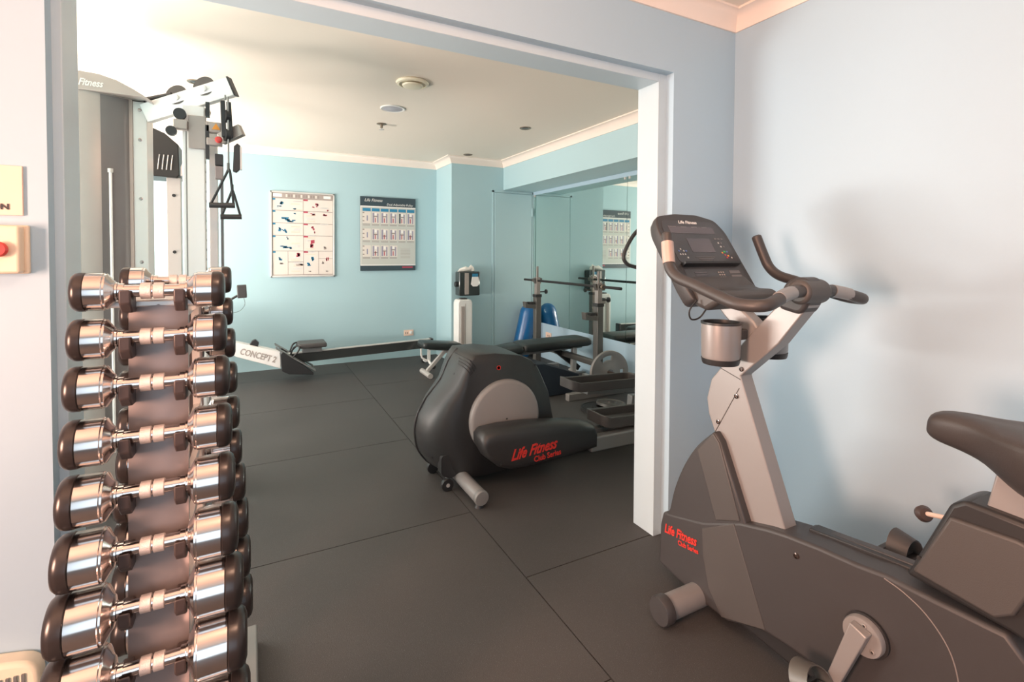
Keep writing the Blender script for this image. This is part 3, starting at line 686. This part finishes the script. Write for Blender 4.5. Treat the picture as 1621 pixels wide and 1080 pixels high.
def plate(name, c, ax, R, th, label, m=M['iron'], grips=True):
    t = thing(name, c, label, 'weight plate', 'cast iron weight plates')
    c = V(c); ax = V(ax).normalized()
    if grips:
        # plate with three hand holes, bridged as a ring of spokes
        q = MB()
        u = ax.orthogonal().normalized(); w = ax.cross(u)
        n = 72
        def ring(r, h): return [c+ax*h+(u*math.cos(2*PI*k/n)+w*math.sin(2*PI*k/n))*r for k in range(n)]
        rs = [.026,.05,R*.36,R*.56,R*.78,R*.90,R]
        top = [th*.5,th*.5,th*.28,th*.28,th*.28,th*.5,th*.42]
        up_ = [[q.bm.verts.new(p) for p in ring(r,h)] for r,h in zip(rs,top)]
        dn = [[q.bm.verts.new(p) for p in ring(r,-h)] for r,h in zip(rs,top)]
        def hole(i,k):
            a = (k % 24)
            return i == 3 and 7 <= a <= 16
        for i in range(6):
            for k in range(n):
                k2 = (k+1)%n
                if hole(i,k):
                    continue
                q.bm.faces.new([up_[i][k],up_[i+1][k],up_[i+1][k2],up_[i][k2]]); q.bm.faces.new([dn[i][k],dn[i][k2],dn[i+1][k2],dn[i+1][k]])
        for k in range(n):
            k2 = (k+1)%n
            q.bm.faces.new([up_[6][k],dn[6][k],dn[6][k2],up_[6][k2]]); q.bm.faces.new([up_[0][k],up_[0][k2],dn[0][k2],dn[0][k]])
            if hole(3,k):
                q.bm.faces.new([up_[3][k],up_[3][k2],dn[3][k2],dn[3][k]]); q.bm.faces.new([up_[4][k],dn[4][k],dn[4][k2],up_[4][k2]])
                if not hole(3,(k-1)%n): q.bm.faces.new([up_[3][k],dn[3][k],dn[4][k],up_[4][k]])
                if not hole(3,k2): q.bm.faces.new([up_[3][k2],up_[4][k2],dn[4][k2],dn[3][k2]])
        q.build('disc', m, t, 0, ang=30)
    else:
        MB().lathe([(.016,-th/2),(R*.4,-th*.5),(R*.45,-th*.3),(R*.86,-th*.3),(R*.9,-th*.5),(R,-th*.4),(R,th*.4),(R*.9,th*.5),(R*.86,th*.3),(R*.45,th*.3),(R*.4,th*.5),(.016,th*.5)], c, ax, 48).build('disc', m, t)
    MB().lathe([(.016,-th*.55),(.03,-th*.55),(.03,th*.55),(.016,th*.55)], c, ax, 28).build('hub_ring', M['chrome_dark'], t)
    return t
plate('weight_plate', (BX+.02,3.40,.222), (0.08,1,0), .19, .034, 'large grey weight plate with hand holes leaning upright on the rack peg')
plate('weight_plate', (2.46,3.16,.016), (0,0,1), .15, .030, 'dark weight plate lying flat on the floor, bottom of the stack', M['irondk'], False)
plate('weight_plate', (2.56,3.14,.048), (.08,0.03,1), .115, .026, 'small brownish weight plate lying on top of the flat plate', M['rackdk'], False)

bn = thing('weight_bench', (2.4,4.05,0), 'black padded adjustable weight bench between the rack posts', 'bench')
def pad(nm, a, b_, w, th, par, m=M['vinyl']):
    a = V(a); b_ = V(b_); dd = (b_-a); L_ = dd.length; d_ = dd.normalized(); u = V((0,1,0)); n_ = d_.cross(u)*-1
    if n_.z < 0: n_ = -n_
    o = roundpoly([(0,-w/2),(L_,-w/2),(L_,w/2),(0,w/2)],.045,5)
    q = MB(); q.loft([[a+d_*(L_/2+(x-L_/2)*k)+u*y*k+n_*h for x,y in o] for k,h in ((.94,0),(1,.012),(1,th*.6),(.985,th*.85),(.93,th))])
    return q.build(nm, m, par, 0, ang=50)
pad('backrest_pad', (2.20,4.06,.345), (2.97,4.06,.352), .27, .072, bn)
pad('seat_pad', (1.94,4.06,.315), (2.21,4.06,.345), .27, .062, bn)
MB().beam((2.0,4.06,.31),(2.92,4.06,.335),.05,.035).build('pad_rail', M['silver_dk'], bn)
MB().beam((2.81,4.02,.33),(2.80,4.02,.05),.045,.045,(0,1,0)).build('leg', M['silver'], bn, .003)
q = MB(); q.beam((2.12,4.0,.32),(2.62,3.98,.11),.05,.05); q.build('adjustment_ladder', M['iron'], bn, .003)
q = MB()
for k in range(7):
    f = k/6; q.cyl((2.20+.36*f,3.95,.30-.15*f),(2.20+.36*f,4.05,.30-.15*f),.012,seg=10)
q.build('ladder_stop', M['blk'], bn)
MB().beam((2.05,4.08,.04),(2.98,4.08,.04),.05,.05).build('base_beam', M['silver_dk'], bn, .003)
MB().beam((2.62,4.10,.33),(2.92,4.10,.10),.04,.05).build('rear_brace', M['blk'], bn)
for x in (2.05,2.96): MB().beam((x,3.86,.025),(x,4.30,.025),.05,.05).build('foot', M['silver'], bn, .004)
MB().box((2.565,3.945,.135),(2.60,3.955,.165)).build('warning_sticker', M['yellow'], bn)
n_ = MB().prism([(2.15,0),(2.15,.30),(2.25,.295),(2.62,.165),(2.62,.10),(2.53,0)],'y',3.66,3.92).build('step_block', M['navy'], None, .008)
tag(n_, 'dark navy wedge shaped foam block on the floor behind the elliptical trainer', 'foam block')

b2 = thing('utility_bench', (1.6,4.85,0), 'low black padded bench half hidden behind the elliptical trainer', 'bench')
pad('seat_pad', (1.50,4.85,.300), (1.93,4.85,.250), .24, .062, b2)
MB().beam((1.60,4.85,.285),(1.95,4.85,.24),.05,.035).build('pad_rail', M['silver_dk'], b2)
q = MB(); q.beam((1.78,4.85,.25),(1.58,4.85,.05),.035,.035); q.beam((1.78,4.85,.25),(1.98,4.85,.05),.035,.035); q.build('leg', M['silver'], b2, .003)
for x in (1.57,1.99): MB().cyl((x,4.71,.026),(x,4.99,.026),.026).build('foot', M['silver'], b2)

# leaning blue bolster
bd = thing('foam_bolster', (2.84,5.2,.0), 'glossy blue round topped bolster leaning on the mirror behind the rack', 'bolster')
ax_ = V((.235,0,1)).normalized()
prof = [(0,0),(.09,.002),(.104,.015),(.107,.05),(.105,.52)]+[(.105*math.cos(PI/2*k/9) if k < 9 else 0,.52+.115*math.sin(PI/2*k/9)) for k in range(1,10)]
MB().lathe(prof, (2.845,5.2,.025), ax_, 56).build('cushion', M['bluevinyl'], bd, ang=60)
# ------------------------------------------------------------------ rower
RW = thing('rowing_machine', (.7,5.3,0), 'silver and black rowing machine along the aqua back wall', 'rowing machine')
Y = 5.3
MB().prism([(.20,.255),(1.765,.296),(1.765,.205),(.20,.160)],'y',Y-.03,Y+.03).build('seat_rail', M['smoke'], RW, .004)
MB().prism([(.20,.254),(1.765,.295),(1.765,.301),(.20,.261)],'y',Y-.034,Y+.034).build('rail_cap', M['silver'], RW)
MB().box((1.755,Y-.04,.195),(1.785,Y+.04,.305)).build('rail_end', M['blk'], RW, .004)
q = MB(); q.beam((1.745,Y,.22),(1.745,Y,.05),.03,.03,(0,1,0)); q.tube([(1.74,Y-.0,.06),(1.74,Y-.10,.03),(1.74,Y-.17,.03)],.014,10,3); q.tube([(1.74,Y,.06),(1.74,Y+.10,.03),(1.74,Y+.17,.03)],.014,10,3); q.tube([(1.74,Y-.02,.05),(1.66,Y-.02,.10),(1.65,Y-.02,.20)],.010,10,3)
q.build('rear_leg', M['silver_b'], RW)
for s_ in (-1,1): MB().cyl((1.74,Y+s_*.16,.022),(1.74,Y+s_*.19,.022),.022).build('rubber_foot', M['blk'], RW)
s0 = MB().box((.40,Y-.12,.315),(.66,Y+.12,.362)).build('seat', M['char2'], RW, .016, 4)
MB().box((.44,Y-.05,.262),(.62,Y+.05,.316)).build('seat_carriage', M['silver_dk'], s0, .004)
MB().prism([(-.42,.50),(-.42,.62),(-.13,.415),(.245,.293),(.245,.130),(-.13,.278)],'y',Y-.055,Y+.055).build('main_beam', M['silver_b'], RW, .006)
text('CONCEPT 2', .080, M['taupe'], 'lettering', RW, (-.105,Y-.0565,.305), (1,0,-.37), (0,0,1), 0, .0006, .74, bold=.002)
q = MB().prism([(.235,.285),(.250,.125),(.31,.09),(.53,.062),(.53,.085),(.33,.25),(.26,.31)],'y',Y-.16,Y-.06); q.build('foot_stretcher', M['blk'], RW, .006)
q = MB().prism([(.235,.285),(.250,.125),(.31,.09),(.53,.062),(.53,.085),(.33,.25),(.26,.31)],'y',Y+.06,Y+.16); q.build('foot_stretcher', M['blk'], RW, .006)
for s_ in (-1,1):
    q = MB(); q.beam((.20,Y+s_*.11,.345),(.55,Y+s_*.11,.098),.085,.012); q.build('footrest', M['silver_dk'], RW, .003)
    MB().tube([(.33,Y+s_*.065,.255),(.36,Y+s_*.08,.33),(.40,Y+s_*.11,.345),(.40,Y+s_*.14,.31),(.345,Y+s_*.155,.245)],.008,8,4).build('foot_strap', M['blk'], RW)
MB().prism([(-.02,.375),(.0,.41),(.03,.425),(.06,.39),(.05,.352)],'y',Y-.03,Y+.03).build('handle_hook', M['blk'], RW, .004)
q = MB().lathe([(.0,-.07),(.22,-.07),(.25,-.04),(.25,.04),(.22,.07),(0,.07)], (-.62,Y,.46), (0,1,0), 48); q.build('flywheel_housing', M['char'], RW)
q = MB(); q.beam((-.50,Y-.20,.03),(-.50,Y+.20,.03),.05,.05); q.beam((-.50,Y,.05),(-.48,Y,.55),.04,.05,(0,1,0)); q.build('front_leg', M['silver_b'], RW)
MB().tube([(-.35,Y,.56),(-.28,Y,.72),(-.20,Y,.79),(-.115,Y,.845)],.011,10,4).build('monitor_arm', M['blk'], RW)
MB().box((-.118,Y-.07,.825),(-.040,Y+.03,.945),Matrix.Rotation(-.05,3,'Y')).build('monitor', M['char'], RW, .008)
MB().tube([(-.065,Y-.02,.83),(-.055,Y-.02,.76),(-.10,Y-.01,.70),(-.17,Y,.68),(-.25,Y,.62)],.002,6,4).build('monitor_cord', M['blk'], RW)

# ------------------------------------------------------------------ cable machine
K = thing('cable_machine', (-.5,3.0,0), 'tall silver cable pulley machine with taupe weight towers by the ceiling', 'cable machine')
def sx3(a): return (-.90+a*.397, 2.985-.07*math.sin(PI*a)**.8)
def shroudsec(z):
    return [(*sx3(k/12),z) for k in range(13)]+[(-.503,3.16,z),(-.90,3.16,z)]
MB().loft([shroudsec(z) for z in (.04,1.998)]).build('weight_tower_shroud', M['shroud'], K, 0, ang=40)
q = MB(); secs = []
for z in (.3,1.978):
    row = [(sx3(.728+.245*k/5)[0], sx3(.728+.245*k/5)[1]-.003, z) for k in range(6)]
    row += [(p[0],p[1]+.003,z) for p in row[::-1]]
    secs.append(row)
q.loft(secs); q.build('smoked_window', M['smoke2'], K, 0, ang=60)
q = MB().cyl((-.578,2.930,.3),(-.578,2.930,1.62),.006); q.build('guide_rod', M['silver_b'], K)
MB().lathe([(.011,0),(.011,.018)], (-.578,2.930,1.62), (0,0,1), 12).build('guide_rod_cap', M['silver'], K)
MB().box((-.504,2.995,.0),(-.446,3.16,1.980)).build('tower_post', M['silver'], K, .003)
for z in (1.939,1.795,1.509,1.2,.8): MB().lathe([(.008,0),(.008,.003),(.0,.005)], (-.475,2.995,z), (0,-1,0), 14).build('bolt', M['chrome_dark'], K)
arc = [(-.93,1.988),(-.93,2.003),(-.85,2.032),(-.77,2.055),(-.68,2.067),(-.61,2.063),(-.545,2.045),(-.48,2.012),(-.412,1.968),(-.412,1.962),(-.45,1.982)]
MB().prism(arc,'y',2.905,3.18).build('tower_cap', M['shroud'], K, .004)
text('Life Fitness', .044, M['white'], 'lettering', K, (-.597,2.9035,2.003), (1,0,.0), (0,0,1), .35, .0006, .72, align='RIGHT', bold=.001)
A = V((-.450,3.0,1.925)); Bq = V((-.078,2.852,2.072)); ad = (Bq-A).normalized()
an = V((0,-1,0)); an = (an-ad*an.dot(ad)).normalized(); au = ad.cross(an); au = au if au.z > 0 else -au
MB().beam(A, Bq, .050, .088, au).build('boom_arm', M['silver_b'], K, .003)
MB().beam(Bq-ad*.001, Bq+ad*.007, .054, .094, au).build('boom_end_cap', M['blk'], K, .002)
for f in (.40,.72):
    c = A+(Bq-A)*f+au*.036
    pu = MB().lathe([(.010,-.010),(.052,-.010),(.046,0),(.052,.010),(.010,.010)], c, an*.92+au*.38, 36).build('pulley', M['char2'], K)
    MB().lathe([(.014,0),(.014,.010),(.0,.016)], c+an*.026-au*.012, an, 18).build('pulley_bolt', M['white'], pu)
MB().tube([A+ad*.02+au*.06,A+ad*.07+au*.055,A+ad*.15+au*.046],.014,10,3).build('cable_guide', M['blk'], K)
c = A+(Bq-A)*.60-au*.072; MB().lathe([(.0,-.02),(.022,-.02),(.022,.02),(0,.02)], c-an*.0, an, 24).build('lower_pulley', M['chrome_dark'], K)
MB().box((-.288,2.84,.0),(-.196,2.935,1.955)).build('column', M['silver_b'], K, .004)
q = MB()
for k in range(30): q.lathe([(.006,0),(.006,.001)], (-.1955,2.888,.35+k*.048), (1,0,0), 10)
q.build('column_holes', M['blk'], K)
MB().box((-.186,2.96,.0),(-.150,3.02,1.86)).build('guide_rail', M['silver_b'], K, .003)
MB().box((-.140,3.03,.0),(-.128,3.07,1.72)).build('rear_rail', M['silver_dk'], K)
MB().box((-.425,2.80,.0),(-.10,3.2,.05)).build('base_plate', M['silver_dk'], K, .005)
MB().box((-.95,2.95,.0),(-.43,3.95,.045)).build('base_plate', M['silver_dk'], K, .005)
MB().box((-.262,2.825,1.748),(-.188,2.842,1.905)).build('bracket_plate', M['shroud'], K, .003)
for a_,b_ in (((-.318,2.80,1.828),(-.262,2.84,1.875)),((-.188,2.80,1.828),(-.125,2.84,1.878)),((-.185,2.79,1.765),(-.12,2.83,1.80))): MB().box(a_,b_).build('carriage_bracket', M['shroud'], K, .004)
q = MB(); q.lathe([(0,-.012),(.026,-.012),(.026,.012),(0,.012)], (-.292,2.81,1.90), (0,1,0), 24); q.lathe([(0,-.012),(.022,-.012),(.022,.012),(0,.012)], (-.325,2.80,1.815), (0,1,0), 24); q.build('side_pulley', M['blk'], K)
MB().prism([(-.163,1.842),(-.128,1.842),(-.1455,1.872)],'y',2.797,2.7995).build('warning_triangle', M['orange'], K)
MB().cyl((-.268,2.80,.2),(-.268,2.80,1.82),.0035).build('cable', M['cable'], K)
q = MB(); q.box((-.188,2.80,1.90),(-.172,2.83,1.97)); q.box((-.19,2.80,1.70),(-.175,2.83,1.86)); q.build('cable_stop', M['blk'], K)
q = MB(); q.beam((-.125,2.81,1.80),(-.035,2.76,1.845),.03,.055,(0,0,1)); q.build('swivel_arm', M['shroud'], K, .003)
q = MB(); q.prism([(-.120,1.80),(-.125,1.97),(-.105,1.972),(-.1,1.80)],'y',2.74,2.765); q.prism([(-.095,1.78),(-.10,1.968),(-.08,1.968),(-.072,1.80)],'y',2.74,2.765); q.build('pulley_yoke', M['blk'], K, .003)
q = MB(); q.cyl((-.104,2.75,1.98),(-.104,2.75,2.0),.0035); q.cyl((-.092,2.735,1.66),(-.092,2.735,1.99),.004); q.build('cable', M['cable'], K)
q = MB().lathe([(0,-.01),(.030,-.01),(.030,.01),(0,.01)], (-.098,2.752,1.90), (1,.3,0), 24); q.lathe([(0,-.01),(.030,-.01),(.030,.01),(0,.01)], (-.098,2.752,1.81), (1,.3,0), 24); q.build('swivel_pulley', M['blk'], K)
q = MB().lathe([(0,.02),(.012,.016),(.016,.006),(.013,-.004),(.006,-.012),(.006,-.04),(0,-.04)], (-.133,2.755,1.785), (0,-1,0), 20); q.build('pull_pin', M['redbtn'], K)
q = MB(); q.box((-.150,2.76,1.665),(-.116,2.80,1.72)); q.build('cable_stop', M['blk'], K, .003)
q = MB(); q.box((-.150,2.76,1.60),(-.116,2.80,1.662)); q.build('adjuster_block', M['rackgray'], K, .003)
q = MB(); q.prism([(-.075,1.64),(-.07,1.76),(-.055,1.775),(-.042,1.765),(-.045,1.65),(-.06,1.635)],'y',2.74,2.77); q.build('pulley_cover', M['blk'], K, .003)
q = MB(); q.box((-.044,2.74,1.65),(-.036,2.77,1.76)); q.build('cover_plate', M['silver'], K)
# second tower behind
MB().prism([(-.95,1.714),(-.95,1.90),(-.80,2.01),(-.65,2.03),(-.513,1.995),(-.459,1.971),(-.390,1.908),(-.386,1.72),(-.40,1.706)],'y',3.66,3.90).build('rear_tower_shroud', M['char_e'], K, .006)
q = MB()
for k in range(4): q.tube([(-.495+k*.022,3.657,1.75),(-.49+k*.022,3.657,1.80),(-.485+k*.022,3.657,1.84)],.003,6,2)
q.build('shroud_print', M['silver'], K)
MB().box((-.458,3.70,.0),(-.384,3.76,1.71)).build('rear_post', M['silver'], K, .003)
q = MB()
for z in (1.60,1.25,.95): q.lathe([(.010,0),(.010,.004)], (-.420,3.70,z), (0,-1,0), 12)
q.build('bolt', M['blk'], K)
MB().box((-.93,3.68,.0),(-.85,3.88,1.72)).build('rear_post', M['silver'], K, .003)
MB().beam((-.36,3.66,1.745),(-.24,2.93,1.745),.04,.06).build('tie_beam', M['shroud'], K, .003)
def dhandle(ap, l, r, yy, lab):
    h = thing('cable_attachment', (ap[0],yy,ap[1]), lab, 'cable handle', 'black triangular cable handles')
    MB().tube([(l[0],yy,l[1]+.004),(ap[0]-.008,yy,ap[1]-.02),(ap[0],yy,ap[1]),(ap[0]+.008,yy,ap[1]-.02),(r[0],yy,r[1]+.004)],.0055,8,3).build('strap', M['blk'], h)
    MB().cyl((l[0]-.006,yy,l[1]),(r[0]+.006,yy,r[1]),.0125,seg=18).build('grip', M['grip'], h)
    MB().tube([(ap[0],yy,ap[1]-.01),(ap[0],yy,ap[1]+.03)],.006,8,0).build('clip', M['rackdk'], h)
dhandle((-.092,1.640),(-.165,1.469),(-.072,1.472),2.70,'black triangular handle hanging from the cable, higher and larger of the two')
dhandle((-.080,1.555),(-.126,1.424),(-.046,1.427),2.82,'black triangular handle hanging lower, behind the larger handle')

# ------------------------------------------------------------------ posters
def yquad(q, x0, z0, x1, z1, y, th=.0012): q.box((x0,y-th,z0),(x1,y,z1))
P1 = thing('exercise_poster', (.50,YB,.98), 'framed white exercise chart with small blue and red figures on the back wall', 'poster', 'exercise charts on the back wall')
x0,x1,z0,z1 = .181,.828,.985,1.905
q = MB(); f = .016
q.box((x0,YB-.022,z0),(x0+f,YB,z1)); q.box((x1-f,YB-.022,z0),(x1,YB,z1)); q.box((x0,YB-.022,z0),(x1,YB,z0+f)); q.box((x0,YB-.022,z1-f),(x1,YB,z1)); q.build('frame', M['aluf'], P1, .002)
q = MB().use(M['paper']); q.box((x0+f,YB-.012,z0+f),(x1-f,YB-.002,z1-f))
yy = YB-.012; W = x1-x0-2*f; Hh = z1-z0-2*f
def U(u): return x0+f+u*W
def Vv(v): return z1-f-v*Hh
def rect(m, u0,v0,u1,v1,th=.001): q.use(M[m]); yquad(q,U(u0),Vv(v1),U(u1),Vv(v0),yy,th)
rect('taupe',0,0,1,.062); rect('paperw',.02,.012,.16,.05,.002)
for k in range(14): rect('line' if k%3 else 'paper',.22+k*.04,.015,.245+k*.04,.05,.002)
rect('paperw',.84,.015,.96,.048,.002)
for v in (.065,.212,.362,.512,.70): rect('line',.01,v-.003,.99,v+.003)
rect('line',.497,.065,.503,.99); 
for u in (.25,.75): rect('line',u-.003,.70,u+.003,.99)
for u in (.008,.992): rect('line',u-.003,.0,u+.003,1)
rect('line',.01,.985,.99,.992); rect('line',.25,.83,.5,.836); rect('line',.75,.79,.99,.794)
for v in (.068,.214,.364,.514,.703): rect('blue',.012,v,.055,v+.02,.002); rect('crim',.505,v,.575,v+.018,.002)
def blob(m,u,v,w,h):
    for k in range(7):
        a = random.uniform(-w,w)*.6; b_ = random.uniform(-h,h)*.6; s1 = random.uniform(.35,.8)
        rect(m,u+a-w*s1/2,v+b_-h*s1/2,u+a+w*s1/2,v+b_+h*s1/2,.0016)
for m,u,v,w,h in (('blue',.16,.125,.045,.03),('blue',.12,.165,.05,.014),('blue',.36,.19,.03,.015),('blue',.22,.31,.09,.02),('blue',.30,.335,.10,.018),('blue',.36,.245,.03,.01),('blue',.14,.44,.05,.03),('blue',.20,.46,.04,.03),('blue',.24,.54,.018,.022),('blue',.18,.65,.08,.02),('blue',.26,.665,.06,.02),('crim',.72,.13,.035,.035),('crim',.67,.16,.03,.01),('crim',.66,.245,.06,.016),('crim',.87,.245,.05,.018),('crim',.65,.42,.035,.03),('crim',.65,.61,.045,.055),('crim',.69,.47,.02,.02),('crim',.90,.19,.03,.015),('line',.86,.66,.03,.02),('blue',.13,.80,.04,.03),('crim',.40,.75,.05,.03),('line',.45,.87,.09,.015),('blue',.65,.80,.03,.04),('blue',.59,.86,.04,.03),('crim',.90,.80,.03,.035),('line',.82,.84,.02,.03),('line',.13,.85,.05,.012),('line',.60,.95,.03,.01),('line',.90,.95,.03,.01)):
    blob(m,u,v,w,h)
for k in range(26):
    u = random.choice((.30,.34,.78,.55)); v = .09+k*.034; 
    if v < .97: rect('outlet' if k%2 else 'aluf',u,v,u+.14,v+.012,.0013)
q.build('printed_sheet', None, P1)
P2 = thing('pulley_poster', (1.43,YB,1.04), 'grey exercise chart with dark title band and blue column headings', 'poster', 'exercise charts on the back wall')
x0,x1,z0,z1 = 1.107,1.752,1.045,1.900
MB().box((x0,YB-.020,z0),(x1,YB-.001,z1)).build('board', M['char2'], P2, .002)
q = MB(); f = 0; W = x1-x0; Hh = z1-z0; yy = YB-.020
rect('paper2',0,.125,1,.93,.001); rect('pdark',0,0,1,.125,.001); rect('pdark',0,.93,1,1,.001); rect('paperw',0,.125,1,.137,.0015); rect('paperw',0,.918,1,.93,.0015)
rect('paperw',.0,.13,.012,.925,.0012); rect('crim',.75,.945,.95,.965,.0015)
for r in range(3):
    v0 = .205+r*.225
    for c_ in range(6):
        if r == 2 and c_ > 3: continue
        u0 = .04+c_*.160
        if r == 0: rect('blue',u0,.155,u0+.140,.195,.0016)
        rect('paper',u0,v0,u0+.140,v0+.155,.0013)
        if c_ == 0:
            for k in range(3): rect('line',u0+.0,v0+.005+k*.055,u0+.03,v0+.02+k*.055,.0016)
            rect('pink',u0+.07,v0+.05,u0+.09,v0+.12,.0018)
        else:
            rect('pdark' if (r==0 and c_==4) else 'pink',u0+.012,v0+.01,u0+.042,v0+.145,.0017); rect('pink',u0+.095,v0+.02,u0+.118,v0+.145,.0017)
            rect('line',u0+.03,v0+.07+.02*((c_*r)%3-1),u0+.10,v0+.085+.02*((c_*r)%3-1),.0018); rect('crim',u0+.055,v0+.08,u0+.070,v0+.14,.0018)
            rect('paperw',u0+.05,v0+.01,u0+.085,v0+.05,.0016)
        for k in range(2): rect('line',u0,v0+.162+k*.014,u0+.130,v0+.168+k*.014,.0014)
for k in range(7): rect('taupe',.72,.70+k*.02,.90,.705+k*.02,.0014)
q.build('printed_sheet', None, P2)
text('Life Fitness', .048, M['white'], 'lettering', P2, (x0+.045,YB-.0225,z1-.055), (1,0,0), (0,0,1), .3, .0005, .95)
text('Dual Adjustable Pulley', .036, M['white'], 'lettering', P2, (x1-.035,YB-.0225,z1-.093), (1,0,0), (0,0,1), .25, .0005, .95, align='RIGHT')

# ------------------------------------------------------------------ dispenser, heater, outlets
t = thing('wipes_dispenser', (2.18,YS,.76), 'dark wall mounted wipes dispenser with white tissue on top', 'dispenser')
MB().box((2.07,YS-.13,.770),(2.325,YS,1.045)).build('housing', M['smoke'], t, .014, 4)
MB().box((2.135,YS-.133,.785),(2.185,YS-.128,1.03)).build('front_strip', M['taupe'], t, .002)
MB().prism([(2.21,.90),(2.235,.875),(2.285,.875),(2.315,.90),(2.300,.985),(2.225,.985)],'y',YS-.136,YS-.13).build('label_panel', M['paperw'], t)
MB().box((2.227,YS-.137,.985),(2.295,YS-.13,1.02)).build('label_band', M['blue'], t)
MB().cyl((2.045,YS-.06,.90),(2.075,YS-.06,.90),.030).build('side_knob', M['blk'], t, .003)
q = MB(); secs = []
for k,(x,w,h) in enumerate(((2.075,.005,.003),(2.11,.035,.035),(2.16,.045,.055),(2.20,.035,.045),(2.235,.02,.075),(2.26,.03,.05),(2.28,.004,.02))):
    secs.append([(x+random.uniform(-.006,.006), YS-.065+w*math.cos(2*PI*j/9)*random.uniform(.8,1.2), 1.045+h*(.5+.5*math.sin(2*PI*j/9))*random.uniform(.8,1.15)) for j in range(9)])
q.loft(secs); q.build('tissue', M['tissue'], t, 0, ang=20)
t = thing('tower_heater', (2.02,5.15,0), 'white slim tower heater standing under the wipes dispenser', 'heater')
hx0,hx1 = 1.986,2.160; hx0 += .045; hx1 += .045
q = MB(); q.prism(roundpoly([(hx0,.03),(hx1,.03),(hx1,.70),(hx1-.02,.735),(hx0+.02,.735),(hx0,.70)],.02),'y',5.14,5.29); q.build('casing', M['white'], t, .012, 3)
q = MB().box((hx0+.035,5.134,.06),(hx0+.075,5.145,.66)); q.box((hx0+.085,5.137,.06),(hx0+.09,5.145,.69)); q.build('grille', M['taupe'], t, .002)
MB().box((hx0+.05,5.16,.732),(hx0+.12,5.24,.748)).build('control_cap', M['char'], t, .006)
MB().box((hx0-.03,5.10,.0),(hx1+.03,5.325,.035)).build('foot', M['white'], t, .01)
def outlet(x0,z0,lab,axis='y'):
    t = thing('power_outlet', (x0,YB,z0) if axis=='y' else (XM,x0,z0), lab, 'power outlet', 'double power outlets')
    if axis == 'y':
        MB().box((x0,YB-.010,z0),(x0+.118,YB,z0+.072)).build('plate', M['outlet'], t, .003)
        MB().box((x0+.068,YB-.026,z0+.022),(x0+.098,YB-.010,z0+.058)).build('plug', M['white'], t, .004)
        q = MB()
        for dx in (.018,.04): q.box((x0+dx,YB-.0112,z0+.025),(x0+dx+.006,YB-.0095,z0+.045))
        q.build('socket_slots', M['blk'], t)
    else:
        MB().box((XM-.010,x0,z0),(XM,x0+.118,z0+.072)).build('plate', M['outlet'], t, .003)
        q = MB()
        for dy in (.03,.05,.07): q.box((XM-.0112,x0+dy,z0+.025),(XM-.0095,x0+dy+.006,z0+.045))
        q.build('socket_slots', M['blk'], t)
outlet(1.615,.255,'warm white double power outlet on the back wall above the rowing machine')
outlet(4.90,.25,'pinkish power outlet low on the wall under the mirror','x')

# ------------------------------------------------------------------ light
def area(loc, rot, sx, sy, power, col):
    l = bpy.data.lights.new('l','AREA'); l.shape = 'RECTANGLE'; l.size = sx; l.size_y = sy; l.energy = power; l.color = col
    o = bpy.data.objects.new('window_or_fill_light', l); COL.objects.link(o); o.location = loc; o.rotation_euler = rot; return o
W_ = 1.0
area((XF0-.02,3.775,1.35),(0,-PI/2,0),1.6,2.8,78,(1,.96,.91))             # far-room window, faces +x
area((XF0-.25,3.775,.62),(0,-PI/2-.95,0),.7,2.7,335,(1,.86,.76))            # daylight thrown up by the sunlit ground outside it
area((XL-.02,.10,1.20),(0,-PI/2,0),.8,.5,116,(1,.57,.41))               # near-room side window
area((-.2,YB0-.02,1.15),(PI/2,0,0),1.75,1.9,15,(.55,.80,1))                # added cool fill for the shadows, at an invented rear opening, faces +y
for x,y,e in ((.30,.30,30),):
    l = bpy.data.lights.new('l','POINT'); l.energy = e; l.color = (1,.60,.42); l.shadow_soft_size = .16
    o = bpy.data.objects.new('ceiling_lamp_light', l); COL.objects.link(o); o.location = (x,y,2.2)
w = bpy.data.worlds.new('World'); S.world = w; w.use_nodes = True
bg = w.node_tree.nodes['Background']; bg.inputs[0].default_value = (.80,.90,1,1); bg.inputs[1].default_value = 1.2

# ------------------------------------------------------------------ camera
YAW, PIT, ROL = .48431, -.025603, -.0051188
cam = bpy.data.cameras.new('cam'); co_ = bpy.data.objects.new('camera', cam); COL.objects.link(co_)
f_ = V((math.sin(YAW)*math.cos(PIT), math.cos(YAW)*math.cos(PIT), math.sin(PIT))); r_ = V((math.cos(YAW),-math.sin(YAW),0)); dn = -r_.cross(f_)
r2 = r_*math.cos(ROL)+dn*math.sin(ROL); d2 = -r_*math.sin(ROL)+dn*math.cos(ROL)
co_.matrix_world = Matrix.Translation((0,0,1.25)) @ Matrix((r2,-d2,-f_)).transposed().to_4x4()
cam.sensor_width = 36; cam.lens = 784.9/1621*36; cam.shift_x = 0; cam.shift_y = (421.94-540)/1621
cam.clip_start = .02; cam.clip_end = 50
S.camera = co_
S.view_settings.view_transform = 'Standard'; S.view_settings.look = 'None'; S.view_settings.gamma = 1; S.view_settings.use_curve_mapping = False
S.view_settings.exposure = 0.0
